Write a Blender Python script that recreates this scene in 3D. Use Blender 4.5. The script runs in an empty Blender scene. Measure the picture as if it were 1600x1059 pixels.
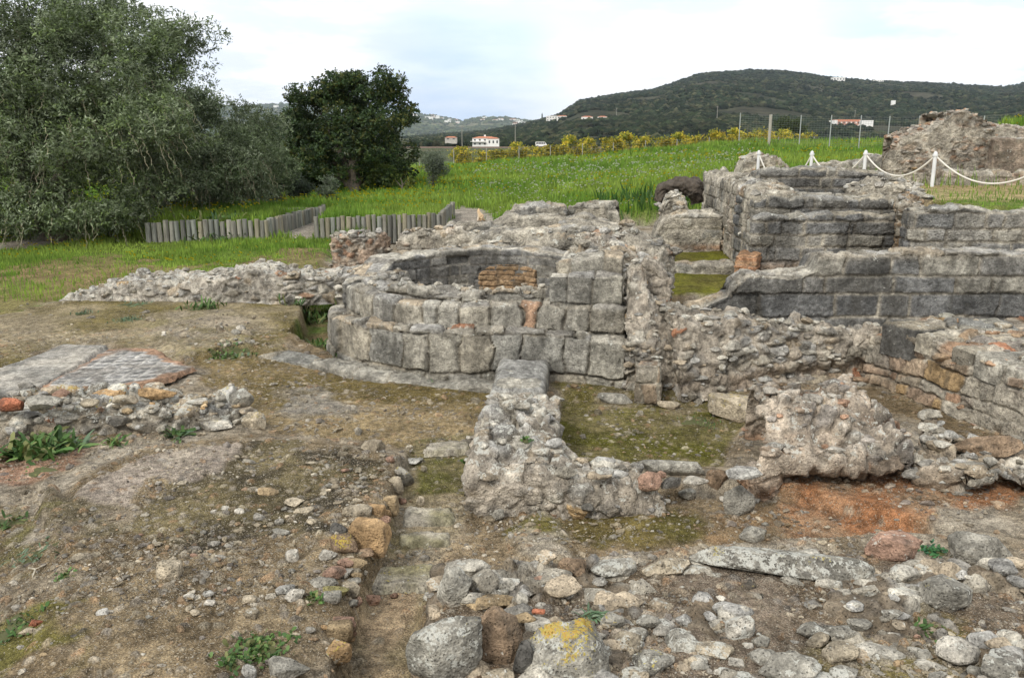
import bpy, math, random
import numpy as np
from math import radians, sin, cos, pi
rng = np.random.default_rng(11)
random.seed(5)
scene = bpy.context.scene
COL = scene.collection
# ---------------------------------------------------------------- camera maths (a point on the ground from a place in the photograph)
F = 1300.0; CX = 800.0; CY = 529.5; TH = radians(13.3); CZ = 3.0
CT, ST = cos(TH), sin(TH)
def ray(px, py):
    v = (CY - py) / F
    return (px - CX) / F, CT + v * ST, -ST + v * CT
def P(px, py, z):
    a, b, c = ray(px, py); t = (z - CZ) / c
    return a * t, b * t
def zat(Y, py):
    a, b, c = ray(800, py)
    return CZ + Y * c / b
def xat(px, Y, z):
    return (px - CX) / F * (Y * CT - (z - CZ) * ST)
def dist(Y, z):
    return Y * CT - (z - CZ) * ST

# ---------------------------------------------------------------- noise
def _h(ix, iy, iz, seed):
    h = (ix.astype(np.int64) * 374761393 + iy.astype(np.int64) * 668265263 + iz.astype(np.int64) * 2147483647 + seed * 974634777) & 0xFFFFFFFF
    h = (h ^ (h >> 13)) * 1274126177 & 0xFFFFFFFF
    h = (h ^ (h >> 16)) * 2246822519 & 0xFFFFFFFF
    h = (h ^ (h >> 13))
    return (h & 0xFFFFFF) / float(0x1000000)
def vn(p, seed=0):
    p = np.asarray(p, float); i = np.floor(p).astype(np.int64); f = p - i
    f = f * f * f * (f * (f * 6 - 15) + 10)
    out = 0
    for a in (0, 1):
        for b in (0, 1):
            for c in (0, 1):
                w = (f[:, 0] if a else 1 - f[:, 0]) * (f[:, 1] if b else 1 - f[:, 1]) * (f[:, 2] if c else 1 - f[:, 2])
                out = out + w * _h(i[:, 0] + a, i[:, 1] + b, i[:, 2] + c, seed)
    return out * 2 - 1
def fbm(p, o=4, seed=0, g=.5):
    p = np.asarray(p, float); r = 0; a = 1; s = 0
    for k in range(o):
        r = r + a * vn(p * (2.03 ** k) + k * 17.3, seed + k); s += a; a *= g
    return r / s * 1.5
def n2(x, y, sc, o=4, seed=0):
    return fbm(np.stack([x * sc, y * sc, np.full_like(x, seed * 3.7 + .5)], 1), o, seed)
def voro(p, seed=0, jit=.85, vec=False):
    n = len(p); CC = np.zeros((n, 3)); F1 = np.full(n, 9.); F2 = np.full(n, 9.); ID = np.zeros(n)
    i = np.floor(p).astype(np.int64)
    for a in (-1, 0, 1):
        for b in (-1, 0, 1):
            for c in (-1, 0, 1):
                x, y, z = i[:, 0] + a, i[:, 1] + b, i[:, 2] + c
                h1 = _h(x, y, z, seed); h2 = _h(x, y, z, seed + 71); h3 = _h(x, y, z, seed + 139)
                d = np.sqrt((x + .5 + (h1 - .5) * jit - p[:, 0]) ** 2 + (y + .5 + (h2 - .5) * jit - p[:, 1]) ** 2 + (z + .5 + (h3 - .5) * jit - p[:, 2]) ** 2)
                nearer = d < F1
                F2 = np.where(nearer, F1, np.minimum(F2, d)); F1 = np.where(nearer, d, F1)
                ID = np.where(nearer, _h(x, y, z, seed + 9), ID)
                if vec: CC = np.where(nearer[:, None], np.stack([p[:, 0] - (x + .5 + (h1 - .5) * jit), p[:, 1] - (y + .5 + (h2 - .5) * jit), p[:, 2] - (z + .5 + (h3 - .5) * jit)], 1), CC)
    return (F1, F2, ID, CC) if vec else (F1, F2, ID)
def sst(a, b, x):
    t = np.clip((x - a) / (b - a), 0, 1); return t * t * (3 - 2 * t)
def hid(ID, k):            # another random number from a cell's number
    return np.modf(ID * (97.13 + 31.7 * k) + k * .37)[0]
def pick(cols, r):
    cols = np.array(cols, float); n = len(cols)
    return cols[np.clip((r * n).astype(int), 0, n - 1)]
def mix(a, b, t):
    t = np.asarray(t)[..., None] if np.ndim(t) else t
    return np.asarray(a) * (1 - t) + np.asarray(b) * t
def S(r, g, b):            # sRGB 0..255 to linear
    return tuple(((c / 255) / 12.92 if c / 255 <= .04045 else ((c / 255 + .055) / 1.055) ** 2.4) for c in (r, g, b))

# ---------------------------------------------------------------- objects
def mesh(name, V, Fs, mat, parent=None, col=None, wl=None, smooth=True, org=None, mi=None):
    V = np.asarray(V, np.float32)
    if org is None:
        org = np.array([0, 0, 0.]) if parent is None else np.array(OO[parent.name])
    me = bpy.data.meshes.new(name)
    if not isinstance(Fs, (list, tuple)): Fs = [Fs]
    Fs = [np.asarray(f, np.int32) for f in Fs if len(f)]
    loops = np.concatenate([f.ravel() for f in Fs]); tot = np.concatenate([np.full(len(f), f.shape[1], np.int32) for f in Fs])
    me.vertices.add(len(V)); me.vertices.foreach_set('co', (V - org).astype(np.float32).ravel())
    me.loops.add(len(loops)); me.loops.foreach_set('vertex_index', loops)
    me.polygons.add(len(tot)); me.polygons.foreach_set('loop_start', np.concatenate([[0], np.cumsum(tot)[:-1]]).astype(np.int32))
    me.polygons.foreach_set('loop_total', tot)
    me.polygons.foreach_set('use_smooth', np.full(len(tot), smooth))
    if mi is not None: me.polygons.foreach_set('material_index', np.asarray(mi, np.int32))
    me.update(calc_edges=True)
    if col is not None:
        col = np.asarray(col, float)
        if col.ndim == 1: col = np.tile(col, (len(V), 1))
        if col.shape[1] == 3: col = np.concatenate([col, np.zeros((len(col), 1))], 1)
        at = me.color_attributes.new('Col', 'FLOAT_COLOR', 'POINT'); at.data.foreach_set('color', col.astype(np.float32).ravel())
    if wl is not None:
        at = me.attributes.new('wl', 'FLOAT', 'POINT'); at.data.foreach_set('value', np.broadcast_to(np.asarray(wl, np.float32), (len(V),)).copy())
    for m in (mat if isinstance(mat, (list, tuple)) else [mat]): me.materials.append(m)
    o = bpy.data.objects.new(name, me); COL.objects.link(o)
    OO[o.name] = list(map(float, org))
    if parent is None: o.location = org
    else:
        o.parent = parent; o.location = np.array(org) - np.array(OO[parent.name])
    return o
OO = {}               # where each object's origin stands
def thing(name, label, cat, loc=(0, 0, 0), group=None):
    o = bpy.data.objects.new(name, None); COL.objects.link(o); o.location = loc; o.empty_display_size = .2
    OO[o.name] = list(map(float, loc)); o['label'] = label; o['category'] = cat
    if group: o['group'] = group
    return o
def tag(o, label=None, cat=None, group=None, kind=None):
    if label: o['label'] = label
    if cat: o['category'] = cat
    if group: o['group'] = group
    if kind: o['kind'] = kind
    return o
def base_of(V):
    V = np.asarray(V); return np.array([(V[:, 0].min() + V[:, 0].max()) / 2, (V[:, 1].min() + V[:, 1].max()) / 2, V[:, 2].min()])
class MB:                  # collects simple shapes for one mesh
    def __init__(s): s.V = []; s.F = {3: [], 4: []}; s.n = 0; s.C = []
    def add(s, V, Fc, col=None):
        V = np.asarray(V, float); Fc = np.asarray(Fc)
        s.V.append(V); s.F[Fc.shape[1]].append(Fc + s.n); s.n += len(V)
        s.C.append(np.tile(np.array(col if col is not None else (1, 1, 1), float)[:3], (len(V), 1))); return s
    def box(s, c, d, rz=0, col=None, taper=1):
        q = np.array([[x, y, z] for z in (-1, 1) for y in (-1, 1) for x in (-1, 1)], float) * np.array(d) / 2
        q[4:, :2] *= taper
        R = np.array([[cos(rz), -sin(rz), 0], [sin(rz), cos(rz), 0], [0, 0, 1]])
        return s.add(q @ R.T + np.array(c), [[0, 2, 3, 1], [4, 5, 7, 6], [0, 1, 5, 4], [2, 6, 7, 3], [0, 4, 6, 2], [1, 3, 7, 5]], col)
    def tube(s, pts, rad, n=8, col=None, cap=True):
        pts = np.asarray(pts, float); m = len(pts); rad = np.broadcast_to(rad, (m,))
        V = []
        for i in range(m):
            t = pts[min(i + 1, m - 1)] - pts[max(i - 1, 0)]; t = t / (np.linalg.norm(t) + 1e-9)
            up = np.array([0, 0, 1.]) if abs(t[2]) < .9 else np.array([1., 0, 0])
            a = np.cross(t, up); a /= np.linalg.norm(a); b = np.cross(t, a)
            for k in range(n):
                an = 2 * pi * k / n; V.append(pts[i] + rad[i] * (a * cos(an) + b * sin(an)))
        Fc = [[i * n + k, i * n + (k + 1) % n, (i + 1) * n + (k + 1) % n, (i + 1) * n + k] for i in range(m - 1) for k in range(n)]
        s.add(V, Fc, col)
        if cap:
            s.add([pts[0]] + V[:n], [[0, 1 + k, 1 + (k + 1) % n] for k in range(n)], col)
            s.add([pts[-1]] + V[-n:], [[0, 1 + (k + 1) % n, 1 + k] for k in range(n)], col)
        return s
    def build(s, name, mat, parent=None, smooth=False, org=None):
        V = np.concatenate(s.V); C = np.concatenate(s.C)
        Fs = [np.concatenate(f) for f in s.F.values() if f]
        if org is None and parent is None: org = base_of(V)
        return mesh(name, V, Fs, mat, parent, col=C, smooth=smooth, org=org)

def grid_faces(nr, nc):
    i = np.arange(nr - 1)[:, None] * nc + np.arange(nc - 1)[None]
    return np.stack([i, i + 1, i + nc + 1, i + nc], -1).reshape(-1, 4)
_ico = {}
def ico(sub):
    if sub in _ico: return _ico[sub]
    import bmesh
    bm = bmesh.new(); bmesh.ops.create_icosphere(bm, subdivisions=sub, radius=1)
    V = np.array([v.co[:] for v in bm.verts]); Fc = np.array([[v.index for v in f.verts] for f in bm.faces]); bm.free()
    _ico[sub] = (V, Fc); return V, Fc

# ---------------------------------------------------------------- materials
def newmat(name, rough=.9, spec=.2):
    m = bpy.data.materials.new(name); m.use_nodes = True; nt = m.node_tree; b = nt.nodes['Principled BSDF']
    b.inputs['Roughness'].default_value = rough; b.inputs['Specular IOR Level'].default_value = spec
    return m, nt, b
class NT:
    def __init__(s, nt): s.nt = nt; s.L = nt.links.new
    def n(s, t, **k):
        o = s.nt.nodes.new(t)
        for a, b in k.items():
            if a.startswith('i_'):
                key = a[2:]; key = int(key) if key.isdigit() else key.replace('_', ' ')
                inp = o.inputs[key]
                if isinstance(b, bpy.types.NodeSocket): s.L(b, inp)
                else: inp.default_value = b
            else: setattr(o, a, b)
        return o
    def noise(s, vec, scale, detail=5, rough=.55, off=None):
        if off: vec = s.n('ShaderNodeVectorMath', operation='ADD', i_0=vec, i_1=off).outputs[0]
        return s.n('ShaderNodeTexNoise', i_Vector=vec, i_Scale=scale, i_Detail=detail, i_Roughness=rough).outputs['Fac']
    def math(s, op, a, b=0, c=0, clamp=False):
        return s.n('ShaderNodeMath', operation=op, i_0=a, i_1=b, i_2=c, use_clamp=clamp).outputs[0]
    def ramp(s, v, a, b, lo=0, hi=1):
        o = s.n('ShaderNodeMapRange', interpolation_type='SMOOTHSTEP'); 
        for k, x in ((0, v), (1, a), (2, b), (3, lo), (4, hi)):
            if isinstance(x, bpy.types.NodeSocket): s.L(x, o.inputs[k])
            else: o.inputs[k].default_value = x
        return o.outputs[0]
    def mix(s, f, a, b, mode='MIX'):
        o = s.n('ShaderNodeMix', data_type='RGBA', blend_type=mode)
        for k, x in ((0, f), (6, a), (7, b)):
            if isinstance(x, bpy.types.NodeSocket): s.L(x, o.inputs[k])
            else: o.inputs[k].default_value = x if k == 0 else (tuple(x) + (1,) if len(x) == 3 else x)
        return o.outputs[2]
    def bump(s, h, strength, dist, nrm=None):
        o = s.n('ShaderNodeBump', i_Height=h, i_Strength=strength, i_Distance=dist)
        if nrm: s.L(nrm, o.inputs['Normal'])
        return o.outputs[0]
def scalecol(N, col, f):
    o = N.n('ShaderNodeVectorMath', operation='SCALE', i_0=col)
    if isinstance(f, bpy.types.NodeSocket): N.L(f, o.inputs['Scale'])
    else: o.inputs['Scale'].default_value = f
    return o.outputs[0]

def mat_stone(name, k=1.0, lich=True):
    m, nt, b = newmat(name, .95, .15); N = NT(nt)
    pos = N.n('ShaderNodeNewGeometry').outputs['Position']
    at = N.n('ShaderNodeAttribute', attribute_name='Col'); wl = N.n('ShaderNodeAttribute', attribute_name='wl').outputs['Fac']
    big = N.noise(pos, 3.5 * k, 6, .6); mid = N.noise(pos, 16 * k, 7, .65, (3, 1, 7)); fine = N.noise(pos, 75 * k, 5, .6, (9, 2, 1))
    f = N.math('MULTIPLY', N.ramp(big, .32, .70, .62, 1.34), N.ramp(mid, .32, .68, .66, 1.36))
    f = N.math('MULTIPLY', f, N.ramp(fine, .32, .68, .78, 1.24))
    c = scalecol(N, at.outputs['Color'], f)
    sv = N.n('ShaderNodeVectorMath', operation='MULTIPLY', i_0=pos, i_1=(1, 1, .22)).outputs[0]
    c = N.mix(N.ramp(N.noise(sv, 6 * k, 7, .62, (2, 7, 1)), .52, .68, 0, .45), c, (.07, .066, .056))
    pit = N.n('ShaderNodeTexVoronoi', i_Vector=pos, i_Scale=38 * k).outputs['Distance']; c = N.mix(N.ramp(pit, .18, .06, 0, .35), c, (.06, .05, .04))
    # dark crusts
    dk = N.ramp(N.noise(pos, 11 * k, 8, .75, (5, 5, 2)), .56, .66)
    c = N.mix(N.math('MULTIPLY', dk, .55), c, (.045, .042, .036))
    # pale lichen
    w = N.math('MULTIPLY_ADD', N.math('SUBTRACT', fine, .5), .30, N.noise(pos, 13 * k, 8, .66, (1, 8, 3))); thr = N.math('MULTIPLY_ADD', wl, -.22, .70)
    wm = N.ramp(w, thr, N.math('ADD', thr, .035))
    c = N.mix(N.math('MULTIPLY', wm, .8), c, (.50, .50, .45))
    # yellow and orange lichen
    y = N.math('MULTIPLY_ADD', N.math('SUBTRACT', fine, .5), .62, N.noise(pos, 8 * k, 8, .72, (4, 4, 9))); t2 = N.math('MULTIPLY_ADD', at.outputs['Alpha'], -.32, .80)
    ym = N.ramp(y, t2, N.math('ADD', t2, .04))
    yc = N.mix(N.ramp(fine, .4, .6), (.50, .27, .03), (.40, .33, .06))
    c = N.mix(N.math('MULTIPLY', ym, .85), c, yc)
    N.L(c, b.inputs['Base Color'])
    h = N.math('ADD', N.math('MULTIPLY', mid, .8), N.math('MULTIPLY', fine, .35))
    vo = N.n('ShaderNodeTexVoronoi', i_Vector=pos, i_Scale=55 * k).outputs['Distance']
    h = N.math('ADD', h, N.math('MULTIPLY', vo, .25))
    h = N.math('SUBTRACT', h, N.ramp(pit, .25, .05, 0, .5))
    N.L(N.bump(h, 1.0, .035 / k), b.inputs['Normal'])
    return m
def mat_soil():
    m, nt, b = newmat('soil', .97, .1); N = NT(nt)
    pos = N.n('ShaderNodeNewGeometry').outputs['Position']
    at = N.n('ShaderNodeAttribute', attribute_name='Col')
    a = N.noise(pos, 2.2, 8, .65); c1 = N.noise(pos, 14, 8, .7, (2, 5, 5)); c2 = N.noise(pos, 90, 5, .65, (1, 1, 4))
    f = N.math('MULTIPLY', N.ramp(a, .32, .68, .70, 1.28), N.ramp(c1, .34, .66, .58, 1.45))
    f = N.math('MULTIPLY', f, N.ramp(c2, .34, .66, .6, 1.42))
    c = scalecol(N, at.outputs['Color'], f)
    # grit: alpha of Col tells how gritty the ground is
    for sc, sz, off, cc, amt in ((48, .30, (0, 0, 0), (.42, .37, .28), .42), (95, .34, (4, 2, 0), (.50, .46, .38), .35), (26, .26, (8, 1, 3), (.33, .28, .22), .5)):
        v = N.n('ShaderNodeTexVoronoi', i_Vector=N.n('ShaderNodeVectorMath', operation='ADD', i_0=pos, i_1=off).outputs[0], i_Scale=sc)
        r = N.n('ShaderNodeSeparateColor', i_Color=v.outputs['Color']).outputs[0]
        on = N.math('LESS_THAN', r, N.math('MULTIPLY', at.outputs['Alpha'], amt))
        msk = N.math('MULTIPLY', N.ramp(v.outputs['Distance'], sz, sz - .12), on)
        c = N.mix(N.math('MULTIPLY', msk, .8), c, cc)
    N.L(c, b.inputs['Base Color'])
    vo = N.n('ShaderNodeTexVoronoi', i_Vector=pos, i_Scale=60).outputs['Distance']
    h = N.math('ADD', N.math('MULTIPLY', c1, 1.0), N.math('MULTIPLY', c2, .5)); h = N.math('SUBTRACT', h, N.math('MULTIPLY', vo, .4))
    N.L(N.bump(h, 1.0, .04), b.inputs['Normal'])
    return m
def mat_veg(name, trans=.25, rough=.6, var=.3):
    m, nt, b = newmat(name, rough, .25); N = NT(nt)
    at = N.n('ShaderNodeAttribute', attribute_name='Col').outputs['Color']
    pos = N.n('ShaderNodeNewGeometry').outputs['Position']
    c = scalecol(N, at, N.ramp(N.noise(pos, 1.3, 4), .3, .7, 1 - var, 1 + var))
    N.L(c, b.inputs['Base Color'])
    tr = N.n('ShaderNodeBsdfTranslucent', i_Color=c); mx = N.n('ShaderNodeMixShader', i_0=trans)
    N.L(b.outputs[0], mx.inputs[1]); N.L(tr.outputs[0], mx.inputs[2]); N.L(mx.outputs[0], nt.nodes['Material Output'].inputs[0])
    return m
def mat_plain(name, col, rough=.7, var=.15, sc=8, bump=.0, spec=.3, metal=0):
    m, nt, b = newmat(name, rough, spec); N = NT(nt)
    pos = N.n('ShaderNodeNewGeometry').outputs['Position']; n = N.noise(pos, sc, 7, .65)
    v = N.n('ShaderNodeRGB'); v.outputs[0].default_value = (*col, 1)
    N.L(scalecol(N, v.outputs[0], N.ramp(n, .3, .7, 1 - var, 1 + var)), b.inputs['Base Color'])
    b.inputs['Metallic'].default_value = metal
    if bump: N.L(N.bump(n, .6, bump), b.inputs['Normal'])
    return m
def mat_vc(name, rough=.8, sc=8, var=.2, bump=.01, stretch=(1, 1, 1)):
    m, nt, b = newmat(name, rough, .25); N = NT(nt)
    pos = N.n('ShaderNodeNewGeometry').outputs['Position']
    v = N.n('ShaderNodeVectorMath', operation='MULTIPLY', i_0=pos, i_1=stretch).outputs[0]
    n = N.noise(v, sc, 8, .7)
    at = N.n('ShaderNodeAttribute', attribute_name='Col').outputs['Color']
    N.L(scalecol(N, at, N.ramp(n, .3, .7, 1 - var, 1 + var)), b.inputs['Base Color'])
    if bump: N.L(N.bump(n, .7, bump), b.inputs['Normal'])
    return m
M_STONE = mat_stone('weathered_stone'); M_FAR = mat_stone('weathered_stone_far', .45)
M_SOIL = mat_soil()
M_GRASS = mat_veg('grass_blades', .3, .55, .25); M_LEAF = mat_veg('leaves', .15, .6, .22)
M_BARK = mat_vc('bark', .9, 9, .45, .03, (1, 1, .35))
M_WOOD = mat_vc('weathered_timber', .85, 14, .35, .01, (1, 1, .12))
M_PAINT = mat_vc('painted_surface', .55, 3, .08, 0)
# ---------------------------------------------------------------- the ground: base height, then zones
def sdf(poly, x, y):       # signed distance, positive inside
    poly = np.asarray(poly, float); d = np.full(len(x), 1e9); ins = np.zeros(len(x), bool); n = len(poly)
    for i in range(n):
        ax, ay = poly[i]; bx, by = poly[(i + 1) % n]; ex, ey = bx - ax, by - ay
        t = np.clip(((x - ax) * ex + (y - ay) * ey) / (ex * ex + ey * ey + 1e-12), 0, 1)
        d = np.minimum(d, (x - ax - t * ex) ** 2 + (y - ay - t * ey) ** 2)
        if ay != by:
            c = (ay > y) != (by > y)
            ins ^= c & (x < ax + (y - ay) * ex / ey)
    d = np.sqrt(d); return np.where(ins, d, -d)
BROWN = (.165, .125, .075); OLIVE = (.11, .095, .03); MOSS = (.085, .095, .014); GREY = (.29, .255, .20); RED = (.30, .125, .055)
TAN = (.27, .195, .115); DARK = (.075, .062, .045); GRASS = (.085, .15, .02); DRY = (.30, .235, .12); DRYG = (.13, .13, .04); PATH = (.30, .27, .225); PINK = (.27, .165, .11)
def base_h(x, y):
    d = y * CT + 3 * ST; u = x / np.maximum(d, .5)
    g = np.interp(u, [-.6, -.35, -.27, -.15, .08, .27, .6], [0, .003, .011, .021, .050, .080, .088])
    mead = .3 + (np.clip(y, 26, 60) - 26) * g
    h = .05 + sst(16, 26, y) * (mead - .05)
    crest = mead
    h = np.where(y > 60, crest + (0.3 - crest) * sst(60, 90, y), h)
    h = h + sst(500, 900, y) * 6
    h = h + .12 * n2(x, y, .12, 3, 5) * sst(20, 40, y)
    return h
# zone: (outline in photo pixels, height used to lay the outline, target height or None, edge width m, colour a, colour b, grit, grass)
Z = []
def zone(px, zl, z, w, ca, cb, grit=.4, grass=0, sc=2.5, rag=.12, slope=None, world=None):
    Z.append((world if world is not None else [P(a, b, zl) for a, b in px], z, w, ca, cb, grit, grass, sc, rag, slope))
# left lawn near strip, dry patches
zone([(-500, 490), (-500, 440), (0, 432), (60, 415), (180, 408), (350, 425), (450, 400), (520, 400), (520, 440), (360, 440), (140, 465), (0, 498)], .05, None, .5, (.17, .15, .06), (.19, .14, .07), .3, .22, .6, .5)
zone([(-500, 425), (-500, 392), (0, 392), (100, 376), (226, 362), (226, 377), (120, 388), (0, 402)], .05, None, .5, PATH, (.22, .19, .15), .5, 0, 1.2, .3)
zone([(415, 373), (440, 352), (495, 352), (500, 345), (520, 345), (500, 375)], .25, None, .2, PATH, (.26, .23, .19), .5, 0, 2, .1)
zone([(690, 352), (715, 330), (760, 336), (780, 350), (760, 372), (700, 372)], .3, None, .3, PATH, (.26, .23, .19), .5, 0, 2, .3)
# the dug area: everything in front of the meadow, soil
zone([(-500, 1200), (-500, 520), (0, 492), (100, 466), (500, 425), (520, 395), (640, 372), (980, 352), (1130, 350), (1180, 330), (1500, 318), (2300, 330), (2300, 1200)], .05, .03, .4, BROWN, GREY, .5, 0, 1.1, .1)
zone([(227, 377), (415, 373), (505, 345), (300, 338)], .28, .78, .10, GRASS, (.09, .13, .025), 0, 1, 1, .0)
zone([(494, 373), (688, 365), (707, 341), (540, 336)], .28, .78, .10, GRASS, (.09, .13, .025), 0, 1, 1, .0)
# left floor, mossy
zone([(-500, 620), (-500, 520), (0, 492), (100, 468), (480, 474), (472, 520), (452, 540), (400, 552), (300, 560), (165, 541), (100, 540), (0, 580)], .1, .1, .12, (.13, .105, .04), (.24, .20, .13), .75, 0, .9, .15)
zone([(245, 490), (360, 485), (400, 500), (395, 545), (300, 555), (240, 530)], .1, .14, .2, (.26, .22, .16), (.20, .17, .09), 1., 0, 1.5, .2)
zone([(476, 462), (520, 462), (526, 562), (478, 545), (452, 538), (474, 510)], -.1, -.28, .10, (.07, .11, .02), (.13, .10, .05), .3, .55, 2, .05)
# brown patio
zone([(300, 565), (400, 550), (560, 585), (780, 605), (800, 640), (740, 690), (640, 700), (415, 678), (330, 620)], 0, 0., .15, (.115, .088, .032), (.23, .175, .095), .7, 0, .8, .12)
zone([(415, 600), (500, 605), (560, 640), (540, 655), (440, 650), (400, 625)], 0, None, .25, (.22, .20, .165), (.15, .12, .07), .7, 0, 2, .2)
# foreground left mound of rubble
zone([(100, 745), (200, 700), (380, 682), (470, 685), (600, 700), (648, 712), (640, 775), (600, 850), (545, 930), (520, 1010), (470, 1150), (60, 1150), (40, 960), (60, 830)], .12, .17, .6, (.115, .085, .048), (.20, .155, .095), 1., 0, 1.6, .25)
zone([(200, 830), (230, 770), (400, 690), (560, 700), (600, 760), (480, 860), (330, 880)], .15, None, .3, (.055, .046, .030), (.14, .115, .06), .9, 0, 2.2, .3)
zone([(112, 790), (135, 760), (225, 718), (300, 705), (378, 692), (375, 725), (330, 745), (240, 760), (210, 800), (130, 805)], .17, .21, .06, (.34, .29, .23), (.26, .22, .18), .6, 0, 3, .10)
zone([(60, 760), (95, 765), (110, 800), (215, 800), (180, 850), (90, 850), (58, 800)], .12, .18, .1, (.20, .165, .12), (.12, .10, .06), .8, 0, 3, .1)
zone([(-300, 760), (-300, 700), (60, 700), (150, 705), (110, 740), (60, 770), (0, 775)], .0, None, .12, PINK, BROWN, .7, 0, 2, .12)
zone([(-300, 860), (0, 800), (60, 770), (60, 900), (0, 940), (-300, 960)], .0, None, .2, (.13, .115, .05), BROWN, .8, .05, 3, .25)
zone([(-300, 1200), (-300, 950), (60, 950), (170, 960), (140, 1040), (60, 1200)], .05, None, .3, OLIVE, (.13, .12, .04), .4, 0, 2, .3)
zone([(150, 960), (400, 950), (450, 1000), (420, 1200), (150, 1200)], .08, None, .3, (.27, .21, .13), BROWN, .7, 0, 2, .3)
# the channel that leads down to the viewer
zone([(650, 700), (738, 690), (742, 780), (715, 860), (690, 905), (655, 975), (640, 1150), (520, 1150), (545, 1010), (575, 930), (600, 870), (625, 770)], -.1, -.12, .08, (.25, .205, .14), (.18, .15, .08), .45, 0, 2, .04, ('y', 8.0, -.01, 4.0, -.16))
zone([(655, 700), (735, 692), (735, 780), (640, 785)], -.1, None, .08, (.10, .095, .03), (.18, .15, .08), .4, 0, 2.5, .05)
zone([(560, 1010), (590, 950), (655, 935), (640, 990), (625, 1100), (540, 1100)], -.2, None, .2, (.33, .255, .165), (.28, .21, .135), .3, 0, 2, .1)
# floor between the walls
zone([(742, 790), (1180, 770), (1500, 850), (1400, 850), (1080, 870), (900, 890), (740, 905), (700, 890), (720, 820)], -.1, -.1, .12, BROWN, (.26, .20, .125), .55, 0, 1.2, .08)
zone([(890, 800), (960, 792), (1090, 800), (1140, 830), (1080, 855), (930, 862), (885, 845)], -.1, None, .2, OLIVE, (.14, .11, .04), .4, 0, 2, .15)
zone([(800, 830), (850, 800), (900, 850), (890, 880), (800, 885)], -.1, -.03, .15, GREY, OLIVE, .5, 0, 3, .1)
zone([(1170, 815), (1190, 760), (1560, 760), (1560, 820), (1440, 852), (1220, 850)], -.1, None, .2, (.30, .145, .07), (.25, .165, .10), .6, 0, 2, .25, None)
zone([(1100, 800), (1200, 790), (1250, 850), (1100, 850)], -.1, None, .2, (.23, .155, .085), BROWN, .6, 0, 2, .2)
# moss pit
zone([(868, 625), (1150, 622), (1165, 660), (1130, 735), (900, 735), (868, 680)], -.05, -.06, .1, (.085, .082, .014), (.135, .115, .05), .35, .06, 2.5, .06)
zone([(868, 612), (1160, 612), (1150, 645), (1000, 640), (868, 650)], -.05, None, .1, (.17, .14, .08), OLIVE, .6, 0, 2.5, .12)
# near plateau at the right
zone([(690, 920), (740, 900), (880, 885), (1090, 865), (1380, 860), (1700, 870), (2300, 900), (2300, 1400), (640, 1400), (660, 1000)], .3, .31, .12, (.12, .092, .062), (.20, .16, .12), 1., 0, 1.5, .05)
zone([(1200, 960), (1440, 935), (1600, 1010), (1600, 1200), (1200, 1200)], .3, None, .2, (.15, .125, .05), (.25, .21, .15), .9, 0, 3, .2)
zone([(1430, 850), (1600, 870), (1600, 930), (1440, 905)], .3, .18, .2, (.20, .13, .06), OLIVE, .6, 0, 3, .1)
# right of the wall of blocks, behind the ridge of concrete
zone([(1260, 600), (1370, 596), (1640, 700), (1700, 760), (1440, 660)], 0, -.05, .2, (.14, .105, .06), BROWN, .5, 0, 2, .05)
# rooms with a mossy floor
zone([(975, 460), (975, 398), (1135, 390), (1172, 424), (1172, 460)], .3, .3, .2, (.115, .115, .014), (.10, .09, .02), .1, 0, 1, .1)
# upper terrace, dry grass
zone(None, 0, 1.78, .5, DRY, (.27, .23, .11), .1, .05, .4, .3, None, [(8.9, 16.2), (30, 16.2), (30, 24.6), (22, 34), (8.6, 34), (8.0, 24), (8.7, 19)])
zone(None, 0, None, .3, (.10, .16, .03), DRYG, .1, .35, .8, .3, None, [(8.2, 16.1), (12.6, 16.1), (12.6, 17.6), (9.0, 18.4)])
zone(None, 0, 3.7, 1.6, GRASS, GRASS, 0, 1, .4, .3, None, [(16.9, 27.4), (60, 27.4), (60, 40), (28, 40), (19, 35)])
ZB = [(np.min(np.array(z[0]), 0) - z[2] - 1, np.max(np.array(z[0]), 0) + z[2] + 1) for z in Z]
def ground(x, y, want=False):
    x = np.asarray(x, float).ravel(); y = np.asarray(y, float).ravel()
    h = base_h(x, y); n = len(x)
    gr = np.ones(n) * sst(14, 15, y); grit = np.full(n, .0)
    if want:
        t = np.clip(n2(x, y, .25, 4, 3) * .9 + .5, 0, 1)
        col = mix(np.tile(GRASS, (n, 1)), np.tile((.11, .15, .028), (n, 1)), t)
    for (poly, z, w, ca, cb, gt, gs, sc, rag, slope), (lo, hi) in zip(Z, ZB):
        k = np.where((x > lo[0]) & (x < hi[0]) & (y > lo[1]) & (y < hi[1]))[0]
        if not len(k): continue
        xx, yy = x[k], y[k]
        sd = sdf(poly, xx, yy)
        if z is not None:
            zt = z
            if slope: zt = np.interp(-yy, [-slope[1], -slope[3]], [slope[2], slope[4]])
            m = sst(-w * .5, w * .5, sd + rag * .3 * n2(xx, yy, 4, 2, 9)); h[k] = h[k] * (1 - m) + zt * m
        mc = sst(-w * .4, w * .6, sd + rag * 1.6 * n2(xx, yy, 2.2, 4, 21))
        gr[k] = gr[k] * (1 - mc) + gs * mc
        if want:
            t = np.clip(n2(xx, yy, sc, 5, 31 + len(poly)) * 1.3 + .5, 0, 1)
            c = mix(np.tile(ca, (len(k), 1)), np.tile(cb, (len(k), 1)), t)
            col[k] = mix(col[k], c, mc); grit[k] = grit[k] * (1 - mc) + gt * mc
    return (h, col, grit, gr) if want else (h, gr)
def H(x, y): return float(ground([x], [y])[0][0])
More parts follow.
